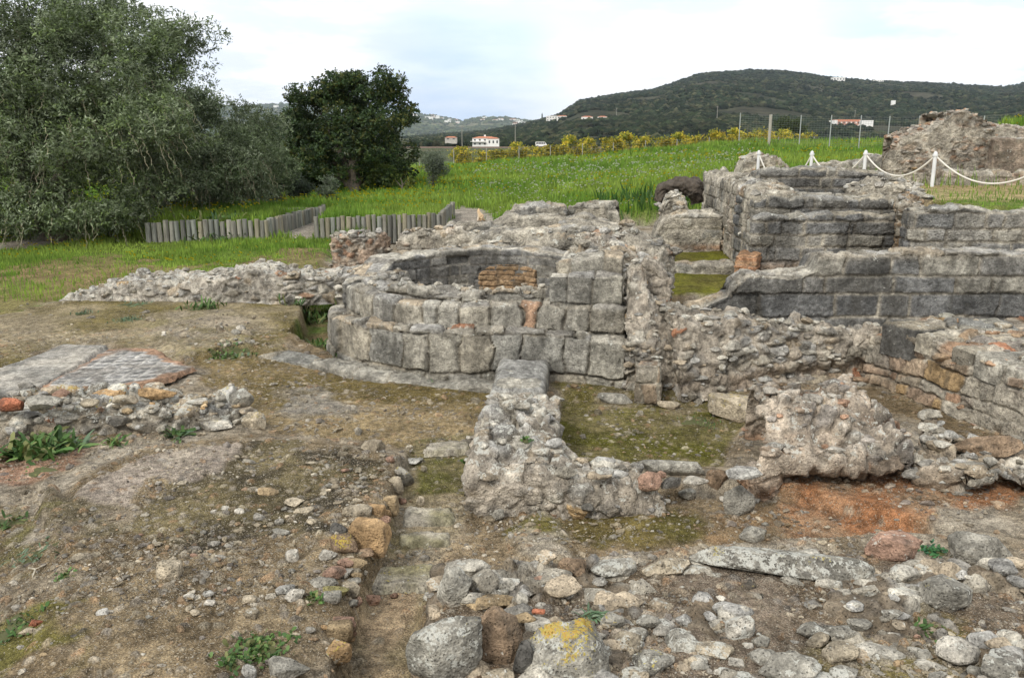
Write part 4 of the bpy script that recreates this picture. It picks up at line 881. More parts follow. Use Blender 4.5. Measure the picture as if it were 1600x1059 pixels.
scatter(26, [(230, 490), (400, 495), (395, 545), (240, 535)], 'small stone in the pale rubble patch at left', 'small stones in the pale rubble patch', 6, 18, 74, cols='cccgwt')
scatter(20, [(1180, 790), (1560, 790), (1560, 850), (1190, 855)], 'small stone on the orange earth', 'small stones on the orange earth', 5, 13, 75, cols='ccrtwg')
scatter(16, [(880, 800), (1120, 790), (1130, 850), (760, 880)], 'small stone on the mossy floor before the divider', 'small stones on the mossy floor', 5, 12, 76)
scatter(24, [(60, 645), (380, 640), (380, 608), (200, 600)], 'small stone among the loose top of the low stone wall', 'small stones on the low stone wall', 7, 20, 77, cols='ccgwto', wl_=.7, ye=.5, z=.29)
scatter(24, [(590, 770), (612, 800), (560, 900), (548, 1045), (490, 1045), (520, 900)], 'medium stone in the heap on the left bank of the channel', 'medium stones on the left bank of the channel', 16, 38, 78, cols='ctowgpb', ye=.5)
scatter(34, [(980, 985), (1400, 975), (1600, 1000), (1600, 1062), (980, 1062)], 'half-buried lichened rock in the lower right rubble', 'half-buried rocks at the lower right', 26, 70, 79, cols='ggcgwg', wl_=1.0, ye=.5)
scatter(16, [(640, 900), (760, 900), (740, 960), (650, 960)], 'stone packed in the left end of the near rubble', 'stones packed in the left end of the near rubble', 14, 40, 80, cols='ggcb', wl_=.8, ye=.5)
scatter(14, [(880, 790), (1040, 770), (1150, 765), (1150, 790), (900, 812)], 'stone in the low curved rubble before the moss pit', 'stones in the curved rubble', 12, 30, 81, cols='gcwb', wl_=.6)
# ---------------------------------------------------------------- gravel (stuff): pebbles over the dug ground
def gravel(n, smin, smax, sub, seed, name, py0=470):
    V0, F0 = ico(sub); r = np.random.default_rng(seed)
    px = r.uniform(-120, 1720, n * 2); py = py0 + (1075 - py0) * r.random(n * 2) ** .8
    a = (px - CX) / F; v = (CY - py) / F; b = CT + v * ST; c = -ST + v * CT
    t = (0.08 - CZ) / c; x = a * t; y = b * t
    hh, col, grit, gr = ground(x, y, True)
    t = (hh - CZ) / c; x = a * t; y = b * t; hh, col, grit, gr = ground(x, y, True)
    cl = np.clip(.5 + n2(x, y, 1.4, 4, 91), 0, 1.3)
    keep = np.where((r.random(n * 2) < grit * cl) & (gr < .3))[0][:n]
    x, y, hh, col = x[keep], y[keep], hh[keep], col[keep]; m = len(keep)
    d = .028 * n2(x, y, 1.6, 5, 41)
    s = smin + (smax - smin) * r.random(m) ** 3; s *= np.clip(y / 6, .8, 1.5)
    A = r.uniform(-1, 1, (m, 3, 3)) * .35 + np.eye(3)
    sz = np.stack([s * r.uniform(.7, 1.3, m), s * r.uniform(.7, 1.2, m), s * r.uniform(.4, .8, m)], 1)
    jit = 1 + r.uniform(-.22, .22, (m, len(V0), 1))
    V = np.einsum('mij,nj->mni', A, V0) * jit * sz[:, None, :] * .5
    V = V + np.stack([x, y, hh + d + s * .08], 1)[:, None, :]
    pc = pick([(.42, .37, .28), (.34, .29, .21), (.27, .23, .17), (.50, .46, .38), (.22, .20, .18), (.34, .24, .15), (.34, .32, .28)], r.random(m)) * r.uniform(.7, 1.1, m)[:, None]
    pc = mix(pc, col, .25)
    Fc = (F0[None] + (np.arange(m) * len(V0))[:, None, None]).reshape(-1, 3)
    C = np.repeat(pc, len(V0), 0)
    o = mesh(name, V.reshape(-1, 3), Fc, M_STONE, col=C, smooth=False); return tag(o, kind='stuff')
gravel(52000, .006, .028, 1, 5, 'gravel')
gravel(5200, .025, .075, 2, 6, 'coarse_gravel')

# ---------------------------------------------------------------- paved remains at the left
def sheet(name, px, z0, th_, mat, label, cat, col, n=24, rag=.012, seed=1, nrm=None):
    """a thin worn slab laid out by its outline"""
    poly = np.array([P(a, b, z0) for a, b in px]); lo, hi = poly.min(0) - .03, poly.max(0) + .03; st_ = .018
    xs = np.arange(lo[0], hi[0], st_); ys_ = np.arange(lo[1], hi[1], st_); X_, Y_ = np.meshgrid(xs, ys_); x_, y_ = X_.ravel(), Y_.ravel()
    sd = sdf(poly, x_, y_) + rag * 2 * n2(x_, y_, 7, 3, seed)
    top = z0 + th_ * (sst(-.004, .02, sd) * 2 - 1) + .005 * n2(x_, y_, 6, 4, seed + 3)
    Fq = grid_faces(len(ys_), len(xs)); k = (sd[Fq] > -.03).all(1); Fq = Fq[k]; u, inv = np.unique(Fq, return_inverse=True); Fq = inv.reshape(-1, 4)
    V = np.stack([x_, y_, top], 1)[u]; c = col(x_[u], y_[u], sd[u])
    o = mesh(name, V, Fq, mat, col=c, wl=.25, org=base_of(V)); return tag(o, label, cat)
def slabcol(x_, y_, sd):
    t = np.clip(.5 + n2(x_, y_, 3, 4, 55), 0, 1); return np.concatenate([mix(np.tile((.25, .24, .215), (len(x_), 1)), np.tile((.36, .335, .29), (len(x_), 1)), t), np.zeros((len(x_), 1))], 1)
sheet('paving_slab', [(-260, 640), (-200, 575), (0, 578), (62, 556), (98, 541), (166, 542), (120, 576), (60, 610), (0, 622)], .115, .035, M_STONE, 'long plain grey paving slab left of the mosaic', 'paving slab', slabcol)
mo = np.array([P(165, 548, .12), P(60, 612, .12)]); md = mo[1] - mo[0]; md /= np.linalg.norm(md); mn = np.array([-md[1], md[0]])
def moscol(x_, y_, sd):
    a = (x_ - mo[0][0]) * md[0] + (y_ - mo[0][1]) * md[1]; b = (x_ - mo[0][0]) * mn[0] + (y_ - mo[0][1]) * mn[1]
    a = a + .012 * n2(x_, y_, 5, 2, 5); b = b + .012 * n2(x_, y_, 5, 2, 6); q = .20
    fa = np.modf(a / q + 50)[0]; fb = np.modf(b / q + 50)[0]
    tri = (fa + fb) > 1                                    # each square: one dark and one pale half
    line = np.minimum(np.minimum(fa, 1 - fa), np.minimum(fb, 1 - fb)) < .06
    n_ = len(x_); c = np.where(tri[:, None], (.20, .198, .19), (.36, .35, .33)); c = np.where(line[:, None], (.46, .44, .40), c)
    c = c * (1 + .22 * n2(x_, y_, 14, 3, 7))[:, None]
    wear = sst(.10, -.02, sd - .06 + .16 * n2(x_, y_, 2.4, 3, 8)); c = mix(c, np.tile((.34, .215, .14), (n_, 1)), wear)
    ms = sst(.25, .45, n2(x_, y_, 4, 4, 12)) * .5; c = mix(c, np.tile((.22, .20, .17), (n_, 1)), ms)
    return np.concatenate([c, np.zeros((n_, 1))], 1)
sheet('mosaic_pavement', [(168, 548), (196, 546), (250, 548), (262, 560), (305, 576), (272, 590), (215, 606), (180, 612), (110, 614), (48, 616), (80, 598), (125, 575)], .12, .03, M_STONE, 'worn mosaic panel of grey and white triangles in the left floor', 'mosaic', moscol, rag=.02)
# steps crossing the channel
for i, (px_, lab) in enumerate((([(668, 694), (738, 690), (737, 706), (664, 710)], 'topmost worn stone step at the head of the channel'),
    ([(634, 794), (713, 793), (708, 818), (628, 820)], 'grey speckled stone step across the channel, second from the top'),
    ([(622, 836), (704, 834), (700, 850), (618, 853)], 'pale worn step edge with moss behind, third down the channel'),
    ([(588, 888), (686, 884), (680, 918), (578, 922)], 'lowest wide worn step with yellow lichen in the channel'))):
    zz_ = G(np.mean([p[0] for p in px_]), np.mean([p[1] for p in px_]))[2] + .015
    sheet('stone_step', px_, zz_, .025, M_STONE, lab, 'step', lambda x_, y_, sd, i=i: np.concatenate([mix(np.tile((.34, .31, .25), (len(x_), 1)), np.tile((.22, .20, .12), (len(x_), 1)), np.clip(.4 + n2(x_, y_, 5, 4, 60 + i), 0, 1)), np.full((len(x_), 1), .5 if i == 3 else .15)], 1), rag=.02, seed=70 + i)
# ---------------------------------------------------------------- grass (stuff)
def blades(n, sel, hfun, cols, seed, name, wmin=.006, kw=.00085, lean=.35, flower=None, py=(228, 700), pxr=(-250, 1900)):
    r = np.random.default_rng(seed); px = r.uniform(*pxr, n); yy = np.exp(r.uniform(np.log(sel[0]), np.log(sel[1]), n))
    x = (px - CX) / F * (yy * CT + 2.6 * ST); h, gr = ground(x, yy)
    cl = np.clip(.5 + .9 * n2(x, yy, .7, 3, 12), .0, 1.2)
    keep = (r.random(n) < gr * (.45 + .55 * cl)) & (h < 8)
    if len(sel) > 2: keep &= sel[2](x, yy, px)
    x, y, h, cl = x[keep], yy[keep], h[keep], cl[keep]; m = len(x)
    L = hfun(x, y, px[keep]) * r.uniform(.55, 1.25, m) * (.6 + .7 * cl); w = np.maximum(wmin, y * kw) * r.uniform(.7, 1.4, m)
    an = r.uniform(0, 2 * pi, m); la = r.uniform(0, 2 * pi, m); le = r.uniform(0, lean, m) * L
    ax = np.stack([np.cos(an), np.sin(an) * .4, 0 * an], 1) * w[:, None] * .5
    b0 = np.stack([x, y, h - .02], 1); tip = b0 + np.stack([np.cos(la) * le, np.sin(la) * le, L + .02], 1); mid = b0 * .5 + tip * .5 - np.stack([np.cos(la) * le, np.sin(la) * le, 0 * la], 1) * .18
    V = np.stack([b0 - ax, b0 + ax, mid + ax * .8, tip, mid - ax * .8], 1)
    k = np.arange(m)[:, None] * 5
    Q = np.concatenate([k + np.array([[0, 1, 2, 4]])], 0); T = k + np.array([[4, 2, 3]])
    t = np.clip(.5 + n2(x, y, .35, 4, 14) + r.normal(0, .25, m), 0, 1)
    c = mix(np.tile(cols[0], (m, 1)), np.tile(cols[1], (m, 1)), t); c = c * r.uniform(.7, 1.3, m)[:, None]
    o = mesh(name, V.reshape(-1, 3), [Q, T], M_GRASS, col=np.repeat(c, 5, 0), smooth=False); tag(o, kind='stuff')
    return b0, L
G1, G2, G3 = (.10, .195, .022), (.215, .30, .048), (.035, .085, .018)
def hmead(x, y, px):
    h = np.where(y > 24, .26, .12); dk = sst(17, 21, y) * sst(-.01, .12, x / y) * sst(33, 27, y) * (1 - sst(.26, .3, x / y))
    return h + .35 * dk
blades(230000, (15.5, 30), lambda x, y, px: np.where(y < 24, .10, .22) + .22 * sst(.0, .12, x / y) * sst(22, 24, y), (G1, G2), 31, 'grass', kw=.0011)
blades(210000, (24, 64), hmead, (G1, G2), 32, 'meadow_grass', kw=.0013)
blades(26000, (20.5, 34, lambda x, y, px: (px > 930) & (px < 1130)), lambda x, y, px: np.full(len(x), .55), ((.028, .075, .014), (.055, .12, .022)), 33, 'dark_weeds', kw=.003, lean=.5)
blades(9000, (7, 13.5), lambda x, y, px: np.full(len(x), .05), (G1, G2), 34, 'short_grass', kw=.0009)
def flowers(n, sel, z0, size, col, seed, name):
    r = np.random.default_rng(seed); px = r.uniform(-100, 1700, n); yy = np.exp(r.uniform(np.log(sel[0]), np.log(sel[1]), n)); x = (px - CX) / F * (yy * CT + .6)
    h, gr = ground(x, yy); cl = n2(x, yy, .3, 3, seed); keep = (gr > .7) & (cl > sel[2]) & sel[3](px, yy, x)
    x, y, h = x[keep], yy[keep], h[keep]; m = len(x)
    s = np.maximum(size, y * .0019) * r.uniform(.7, 1.4, m); zz_ = h + z0(y, x) * r.uniform(.75, 1.2, m)
    nv = 7; V = [np.stack([x, y, zz_], 1)]
    tl = r.uniform(-.5, .5, m)
    for k in range(6):
        a = k * pi / 3; V.append(np.stack([x + s * .5 * np.cos(a), y + s * .5 * np.sin(a) * .75, zz_ + s * .35 * np.sin(a) * -1 + tl * 0], 1))
    V = np.stack(V, 1); k = np.arange(m)[:, None, None] * 7
    T = (k + np.array([[0, 1 + i, 1 + (i + 1) % 6] for i in range(6)])[None]).reshape(-1, 3)
    C = np.tile(col, (m * 7, 1)) * np.repeat(r.uniform(.8, 1.1, m), 7)[:, None]
    return tag(mesh(name, V.reshape(-1, 3), T, M_LEAF, col=C, smooth=False), kind='stuff')
fh = lambda y, x: np.where(y > 24, .30, .14) + .25 * ((x / y > .06) & (x / y < .25) & (y < 30))
flowers(9000, (19.5, 56, -.25, lambda px, y, x: (px > 740) & (px < 1180)), fh, .035, (.75, .76, .68), 41, 'white_daisies')
flowers(9000, (17, 58, .0, lambda px, y, x: px > -50), fh, .045, (.62, .50, .02), 42, 'yellow_flowers')
flowers(900, (16, 24, .0, lambda px, y, x: px < 520), lambda y, x: np.full(len(y), .12), .03, (.60, .52, .03), 43, 'yellow_lawn_flowers')

# ---------------------------------------------------------------- low plants, each its own
def strip_leaf(V, Q, C, base, az, L, w, rise, droop, col, r, lobes=0):
    n = 5 if not lobes else 9; i0 = sum(len(v) for v in V)
    t = np.linspace(0, 1, n); d = np.array([cos(az), sin(az)]); pr = np.array([-d[1], d[0]])
    rad = L * (t * cos(rise)); z = L * (t * sin(rise) - droop * t * t)
    ww = w * np.sin(pi * np.clip(t * .88 + .1, 0, 1)) ** .7
    if lobes: ww = ww * (1 + .35 * np.sin(t * pi * lobes))
    P_ = base + np.stack([d[0] * rad, d[1] * rad, z], 1)
    off = np.stack([pr[0] * ww, pr[1] * ww, np.abs(ww) * .35], 1) * .5
    V.append(np.concatenate([P_ - off, P_ + off])); k = i0 + np.arange(n - 1)
    Vm = np.stack([k, k + 1, k + n + 1, k + n], 1); Q.append(Vm); C.append(np.tile(np.array(col) * r.uniform(.75, 1.25), (2 * n, 1)))
def plant(px, py, n, L, w, cols, seed, label, cat='weed', name='weed', rise=(.2, 1.1), spread=.05, lobes=0, droop=.35, z=None, group=None):
    g = G(px, py) if z is None else np.array([*P(px, py, z), z]); r = np.random.default_rng(seed); V, Q, C = [], [], []
    for k in range(n):
        b = g + np.array([*(r.normal(0, spread, 2)), .0]); 
        if z is None: b[2] = H(b[0], b[1]) + .005
        strip_leaf(V, Q, C, b, r.uniform(0, 2 * pi), L * r.uniform(.5, 1.15), w * r.uniform(.7, 1.2), r.uniform(*rise), droop * r.uniform(.6, 1.3), cols[r.integers(len(cols))], r, lobes)
    # the low mat of stems they grow from
    nr, na = 5, 18; rr_, aa_ = np.meshgrid(np.linspace(0, 1, nr), np.arange(na) * 2 * pi / na, indexing='ij'); rr_, aa_ = rr_.ravel(), aa_.ravel()
    ro = (spread * 1.5 + w * .5) * rr_ * (1 + .3 * np.sin(aa_ * 3 + seed) + .2 * np.sin(aa_ * 5 + seed * 2)); mx_, my_ = g[0] + ro * np.cos(aa_), g[1] + ro * np.sin(aa_)
    mz = (ground(mx_, my_)[0] if z is None else np.full(len(mx_), z)) + .028 * n2(mx_, my_, 1.6, 5, 41) * (z is None) + .014 * (1 - rr_ ** 3) - .006 * rr_ + .006 * n2(mx_, my_, 25, 2, 3)
    i0 = sum(len(v) for v in V); V.append(np.stack([mx_, my_, mz], 1)); C.append(np.tile(np.array((.085, .09, .035)), (len(mx_), 1)))
    I_, K_ = np.meshgrid(np.arange(nr - 1), np.arange(na), indexing='ij'); Q.append(i0 + np.stack([I_ * na + K_, I_ * na + (K_ + 1) % na, (I_ + 1) * na + (K_ + 1) % na, (I_ + 1) * na + K_], -1).reshape(-1, 4))
    V = np.concatenate(V); o = mesh(name, V, np.concatenate(Q), M_LEAF, col=np.concatenate(C), smooth=True, org=[*g]); return tag(o, label, cat, group)
LG = [(.06, .125, .03), (.085, .155, .04), (.11, .18, .055), (.05, .10, .03), (.15, .16, .06)]; GG = [(.11, .17, .10), (.08, .14, .07), (.14, .19, .12)]
plant(58, 708, 150, .34, .050, LG, 1, 'big bushy green leafy weed at the left edge below the low wall', 'plant', 'leafy_weed', (.25, 1.35), .14, 3)
plant(104, 700, 60, .26, .035, LG + GG, 2, 'narrow-leaved weed joined to the right of the big leafy one', 'plant', 'leafy_weed', (.15, 1.2), .09, 2)
plant(275, 680, 44, .22, .035, LG + GG, 3, 'leafy rosette weed under the lichened stones of the low wall', 'plant', 'leafy_weed', (.05, .9), .05, 3)
plant(180, 694, 40, .16, .022, LG, 4, 'small narrow weed between the two larger wall-foot weeds', 'plant', 'leafy_weed', (.2, 1.1), .05)
plant(365, 556, 60, .12, .03, GG + LG, 5, 'round grey-green weed tuft on the left floor beside the footing', 'plant', 'weed_tuft', (.2, 1.1), .12)
plant(340, 558, 30, .10, .03, LG, 6, 'bright green tuft just left of the grey-green tuft', 'plant', 'weed_tuft', (.2, 1.1), .06)
plant(200, 500, 110, .09, .016, GG, 7, 'flat grey-green weed mat on the mossy left floor', 'plant', 'weed_tuft', (.5, 1.4), .13)
plant(130, 490, 60, .08, .015, GG, 8, 'small pale weed mat near the left end of the rubble wall', 'plant', 'weed_tuft', (.5, 1.4), .09)
plant(320, 482, 70, .26, .03, LG, 9, 'tall green weeds growing against the low rubble wall', 'plant', 'leafy_weed', (.5, 1.4), .16)
plant(248, 470, 30, .20, .025, LG, 10, 'small upright weed against the left part of the rubble wall', 'plant', 'leafy_weed', (.7, 1.4), .05)
plant(210, 476, 40, .12, .02, GG, 11, 'grey-green weed at the foot of the rubble wall, left of the upright one', 'plant', 'weed_tuft', (.2, 1.2), .14)
plant(488, 500, 130, .28, .035, LG, 12, 'green weeds filling the trench beside the apse', 'plant', 'leafy_weed', (.4, 1.4), .24)
plant(500, 540, 30, .20, .03, LG, 13, 'weed at the left foot of the apse wall', 'plant', 'leafy_weed', (.4, 1.4), .08)
plant(527, 557, 16, .16, .03, LG, 14, 'small green weed rooted at the base of the apse ring', 'plant', 'leafy_weed', (.5, 1.4), .03)
plant(668, 601, 22, .12, .02, LG + GG, 15, 'little weed growing at the curved footing', 'plant', 'weed_tuft', (.3, 1.3), .04)
plant(404, 1016, 240, .045, .030, LG, 16, 'bright green clover patch near the bottom edge', 'plant', 'clover_patch', (.5, 1.4), .085)
plant(366, 1034, 60, .04, .026, LG, 17, 'small clover clump left of the main patch', 'plant', 'clover_patch', (.5, 1.4), .035)
plant(54, 866, 60, .10, .014, GG, 18, 'sparse grey-green weed on the lower left gravel', 'plant', 'weed_tuft', (.1, .9), .08)
plant(10, 820, 50, .10, .02, LG, 19, 'weed at the left edge above the lower gravel', 'plant', 'weed_tuft', (.2, 1.2), .07)
plant(64, 737, 40, .05, .02, LG, 20, 'flat moss-green weed on the reddish soil', 'plant', 'weed_tuft', (.1, .9), .08)
plant(20, 985, 60, .06, .02, LG, 21, 'green weeds at the lower left corner', 'plant', 'weed_tuft', (.2, 1.2), .08)
plant(100, 900, 24, .04, .02, LG, 22, 'tiny weed beside the grey twig', 'plant', 'weed_tuft', (.2, 1.2), .03)
plant(1092, 660, 90, .05, .01, LG, 23, 'thin patch of bright grass in the moss pit', 'plant', 'weed_tuft', (.4, 1.4), .12)
plant(730, 723, 30, .06, .045, LG, 24, 'small round-leaved weed at the foot of the divider wall', 'plant', 'weed_tuft', (.5, 1.5), .02)
plant(822, 688, 14, .06, .03, LG, 25, 'tiny weed growing on top of the divider wall', 'plant', 'weed_tuft', (.5, 1.4), .02, z=.45)
plant(884, 912, 14, .05, .03, LG, 26, 'tiny weed beside the egg-like boulder', 'plant', 'weed_tuft', (.4, 1.4), .02)
plant(1456, 862, 70, .07, .02, [(.035, .10, .05), (.04, .12, .04)], 27, 'dark green weed beside the reddish grey boulder', 'plant', 'weed_tuft', (.3, 1.2), .05)
plant(925, 962, 40, .09, .012, GG, 28, 'thin dry-green weed behind the big orange-patched boulder', 'plant', 'weed_tuft', (.05, .8), .04)
plant(1450, 985, 40, .06, .02, LG, 29, 'small bright weed below the tilted stone', 'plant', 'weed_tuft', (.3, 1.2), .04)
plant(490, 938, 40, .07, .02, LG, 30, 'small green weed below the stone heap', 'plant', 'weed_tuft', (.3, 1.3), .025)
plant(345, 372, 120, .45, .06, LG, 31, 'leafy weed clump in front of the left timber edging', 'plant', 'leafy_weed', (.4, 1.4), .35)
# twigs
def twig(p0, p1, rad, label, col=(.20, .16, .12)):
    a = G(*p0); b = G(*p1); a[2] += .03; b[2] += .05; m_ = (a + b) / 2 + np.array([.03, .01, .02])
    mb = MB(); mb.tube([a, m_, b], [rad, rad * .8, rad * .4], 5, col); d_ = m_ - a; mb.tube([m_, m_ + np.array([.06, .04, .02])], [rad * .5, rad * .2], 4, col)
    tag(mb.build('dry_twig', M_BARK), label, 'twig')
twig((86, 838), (106, 872), .004, 'thin dry twig on the rubble ground at left')
twig((46, 893), (52, 912), .008, 'short bleached stick at the left edge', (.40, .36, .28))
twig((222, 886), (238, 894), .003, 'tiny twig beside the upright cream wedge')

# ---------------------------------------------------------------- trees
def canopy(name, blobs, n, leaf, cols, seed, parent, droop=.5, strands=0, dark=.0, clump=.35, twigs=0, lz=.5, hang=.0, billow=11):
    """leaves in small sprays through the volume of several lobes; strands hang from them"""
    r = np.random.default_rng(seed); B0 = np.array(blobs, float); B = [b * np.array([1, 1, 1, .62, .62, .62]) for b in B0]
    for b in B0:                                   # each lobe is a heap of smaller billows
        for _ in range(billow):
            dd_ = r.normal(size=3); dd_ /= np.linalg.norm(dd_); sc_ = r.uniform(.26, .48)
            B.append(np.concatenate([b[:3] + dd_ * b[3:6] * r.uniform(.62, .98), b[3:6] * sc_ * np.array([1.15, 1.15, .9])]))
    B = np.array(B); vol = B[:, 3] * B[:, 4] * B[:, 5]; pr = vol ** .75; pr /= pr.sum()
    nc = max(1, n // 14); k = r.choice(len(B), nc, p=pr)
    d = r.normal(size=(nc, 3)); d /= np.linalg.norm(d, axis=1, keepdims=True)
    rad = r.random(nc) ** .33; rad = np.where(r.random(nc) < .65, .72 + .33 * r.random(nc), rad)
    c = B[k, :3] + d * rad[:, None] * B[k, 3:6] * (1 + .28 * fbm(d * 2.6 + k[:, None] * 3., 3, seed))[:, None]
    gap = fbm(c * .9, 3, seed + 3); keepc = np.where(gap > -.30)[0]; c = c[keepc]; nc = len(c)
    m = 14; cd = np.stack([r.normal(0, 1, nc), r.normal(0, 1, nc), r.normal(lz, .6, nc)], 1); cd /= np.linalg.norm(cd, axis=1, keepdims=True)
    tt = r.random((nc, m, 1)); p = c[:, None] + cd[:, None] * (tt - .5) * clump * 2 + r.normal(0, clump * .16, (nc, m, 3))
    ld = cd[:, None] + r.normal(0, .75, (nc, m, 3)); ld /= np.linalg.norm(ld, axis=2, keepdims=True)
    col = pick(cols, r.random(nc)); tone = np.clip(1 + .5 * fbm(c * .9, 4, seed + 8), .45, 1.8) * (.8 + .4 * r.random(len(B)))[k[keepc]]
    col = col * tone[:, None]
    P_ = p.reshape(-1, 3); D_ = ld.reshape(-1, 3); Cc = np.repeat(col, m, 0)
    if strands:
        ks = r.choice(np.where(c[:, 2] < np.percentile(c[:, 2], 62))[0], strands); sp = c[ks]; out = sp - B[:, :3].mean(0); out[:, 2] = 0; out /= np.linalg.norm(out, axis=1, keepdims=True) + 1e-6
        Ls = r.uniform(.3, .9, strands); q = 11; t = np.linspace(0, 1, q)
        pts = sp[:, None] + out[:, None] * (t[None, :, None] * .75 * Ls[:, None, None]) + np.array([0, 0, -1.])[None, None] * (t[None, :, None] ** 1.6 * Ls[:, None, None]) + r.normal(0, .03, (strands, q, 3))
        dn = np.tile(np.array([0, 0, -.8]), (strands * q, 1)) + r.normal(0, .6, (strands * q, 3)); dn /= np.linalg.norm(dn, axis=1, keepdims=True)
        keepq = r.random(strands * q) < .6
        P_ = np.concatenate([P_, pts.reshape(-1, 3)[keepq]]); D_ = np.concatenate([D_, dn[keepq]]); Cc = np.concatenate([Cc, (pick(cols, r.random(strands * q)) * 1.1)[keepq]])
        # the bare strands themselves
        e = .006; W = np.array([e, 0, 0]); Vs = np.stack([pts - W, pts + W], 2).reshape(-1, 3); base = np.arange(strands)[:, None] * q * 2; seg = np.arange(q - 1) * 2
        Qs = (base[:, :, None] + (seg[:, None] + np.array([0, 1, 3, 2]))[None]).reshape(-1, 4)
        o2 = mesh('hanging_twigs', Vs, Qs, M_BARK, parent, col=np.tile((.19, .17, .115), (len(Vs), 1)) * np.repeat(r.uniform(.6, 1.3, strands), q * 2)[:, None], smooth=False); o2['kind'] = 'stuff'
    N_ = len(P_); sz = leaf[0] * r.uniform(.6, 1.35, N_); wd = leaf[1] * r.uniform(.7, 1.3, N_)
    s_ = np.cross(D_, r.normal(size=(N_, 3))); s_ /= np.linalg.norm(s_, axis=1, keepdims=True) + 1e-9
    a = P_ - D_ * sz[:, None] * .5; b = P_ + D_ * sz[:, None] * .5
    V = np.stack([a, P_ + s_ * wd[:, None] * .5, b, P_ - s_ * wd[:, None] * .5], 1).reshape(-1, 3)
    Cc = Cc * r.uniform(.7, 1.35, N_)[:, None]
    return mesh(name, V, np.arange(N_ * 4).reshape(-1, 4), M_LEAF, parent, col=np.repeat(Cc, 4, 0), smooth=False)
def trunk(parent, base, tops, r0, seed, col=(.10, .085, .065)):
    r = np.random.default_rng(seed); mb = MB(); base = np.array(base, float)
    for t in tops:
        t = np.array(t, float); m_ = [base + (t - base) * f + np.array([*r.normal(0, .12, 2) * (1 + f), 0]) * min(f, 1 - f) * 4 + np.array([0, 0, .25 * np.linalg.norm(t - base) * f * (1 - f)]) for f in np.linspace(0, 1, 8)]
        mb.tube(m_, np.linspace(r0, r0 * .18, 8) * r.uniform(.7, 1.05), 9, col)
        for j in range(3):
            s0 = m_[4 + j]; mb.tube([s0, s0 + r.normal(0, .35, 3) + np.array([0, 0, .4])], [r0 * .3, r0 * .08], 6, col)
    return mb.build('trunk', M_BARK, parent, smooth=True)
OL = [(.10, .135, .065), (.14, .175, .095), (.08, .11, .05), (.19, .225, .145), (.10, .14, .045)]
OD = [(.050, .066, .040), (.075, .095, .055), (.038, .050, .030), (.11, .13, .085)]
def bl(px, py, Y, rx, ry, rz): return (xat(px, Y, zat(Y, py)), Y, zat(Y, py), rx, ry, rz)
def lobe_tree(name, label, base, blobs, n, leaf, cols, seed, r0, group=None, **k):
    g = np.array(base, float); t = thing(name, label, 'tree', tuple(g), group)
    canopy('crown', blobs, n, leaf, cols, seed, t, **k)
    B = np.array(blobs); idx = np.argsort(-B[:, 3])[:5]
    trunk(t, g - np.array([0, 0, .1]), [B[i, :3] for i in idx], r0, seed); return t
y0 = 24.0
lobe_tree('olive_tree', 'huge drooping grey-green olive tree filling the left edge', (*P(90, 388, .05), .0),
  [bl(60, 120, 25, 3.2, 2.6, 2.2), bl(-60, 200, 24, 2.4, 2.4, 2.2), bl(180, 62, 26, 2.6, 2.4, 1.6), bl(150, 190, 24, 2.6, 2.2, 1.9), bl(60, 250, 23.5, 2.5, 2.0, 1.7), bl(228, 175, 25, 1.7, 1.9, 1.6), bl(-40, 310, 23.6, 1.7, 1.5, 1.2), bl(150, 290, 23.8, 2.2, 1.6, 1.1), bl(-100, 80, 26, 2.6, 2.5, 2.5), bl(30, 20, 27, 3.2, 2.5, 1.5), bl(262, 90, 26.5, 1.1, 1.6, 1.0), bl(250, 115, 26.5, 1.3, 1.6, 1.3), bl(100, 345, 23.6, 1.4, .8, .55)],
  300000, (.12, .036), OL, 51, .42, strands=650, clump=.26, lz=.3)
lobe_tree('olive_tree', 'second olive tree with a broad rounded crown right of the huge one', (*P(322, 336, .2), .1),
  [bl(310, 225, 29, 2.4, 2.2, 1.9), bl(362, 240, 30, 1.5, 1.9, 1.2), bl(300, 275, 28, 2.2, 1.8, 1.2), bl(372, 288, 29.5, 1.2, 1.5, 1.0), bl(315, 180, 30, 1.4, 1.6, 1.0), bl(265, 245, 28, 1.7, 1.7, 1.5), bl(345, 300, 29, 1.7, 1.4, .7)],
  120000, (.12, .038), OL[:4], 52, .28, strands=420, clump=.26, lz=.25)
lobe_tree('olive_tree', 'dull grey olive crown farther back between the broad one and the dark carob', (*P(430, 318, .3), .2),
  [bl(402, 262, 35, 1.2, 1.5, 1.2), bl(385, 220, 35, 1.0, 1.3, .8), bl(418, 285, 36, .8, 1.2, .7)], 40000, (.12, .045), OL[:3], 53, .2, clump=.22)
CA = [(.026, .048, .016), (.038, .068, .02), (.020, .038, .013), (.055, .085, .024), (.03, .055, .018), (.09, .10, .025)]
lobe_tree('carob_tree', 'tall dark green carob tree with a ragged domed top', (*P(555, 298, .6), .6),
  [bl(545, 145, 45, 1.7, 2, 1.2), bl(500, 175, 45, 1.7, 1.9, 1.5), bl(600, 170, 45, 1.5, 1.8, 1.6), bl(555, 205, 44, 2.8, 2.4, 2.0), bl(480, 225, 45, 1.9, 2, 1.8), bl(610, 235, 45, 1.3, 1.8, 1.5), bl(520, 262, 44, 2.4, 2, 1.2), bl(588, 272, 44.5, 1.6, 1.8, 1.0), bl(535, 128, 45, .9, 1, .7), bl(614, 140, 45, .6, .8, .8), bl(500, 150, 45, .9, 1, .9)],
  120000, (.15, .075), CA, 54, .30, clump=.26, lz=.4)
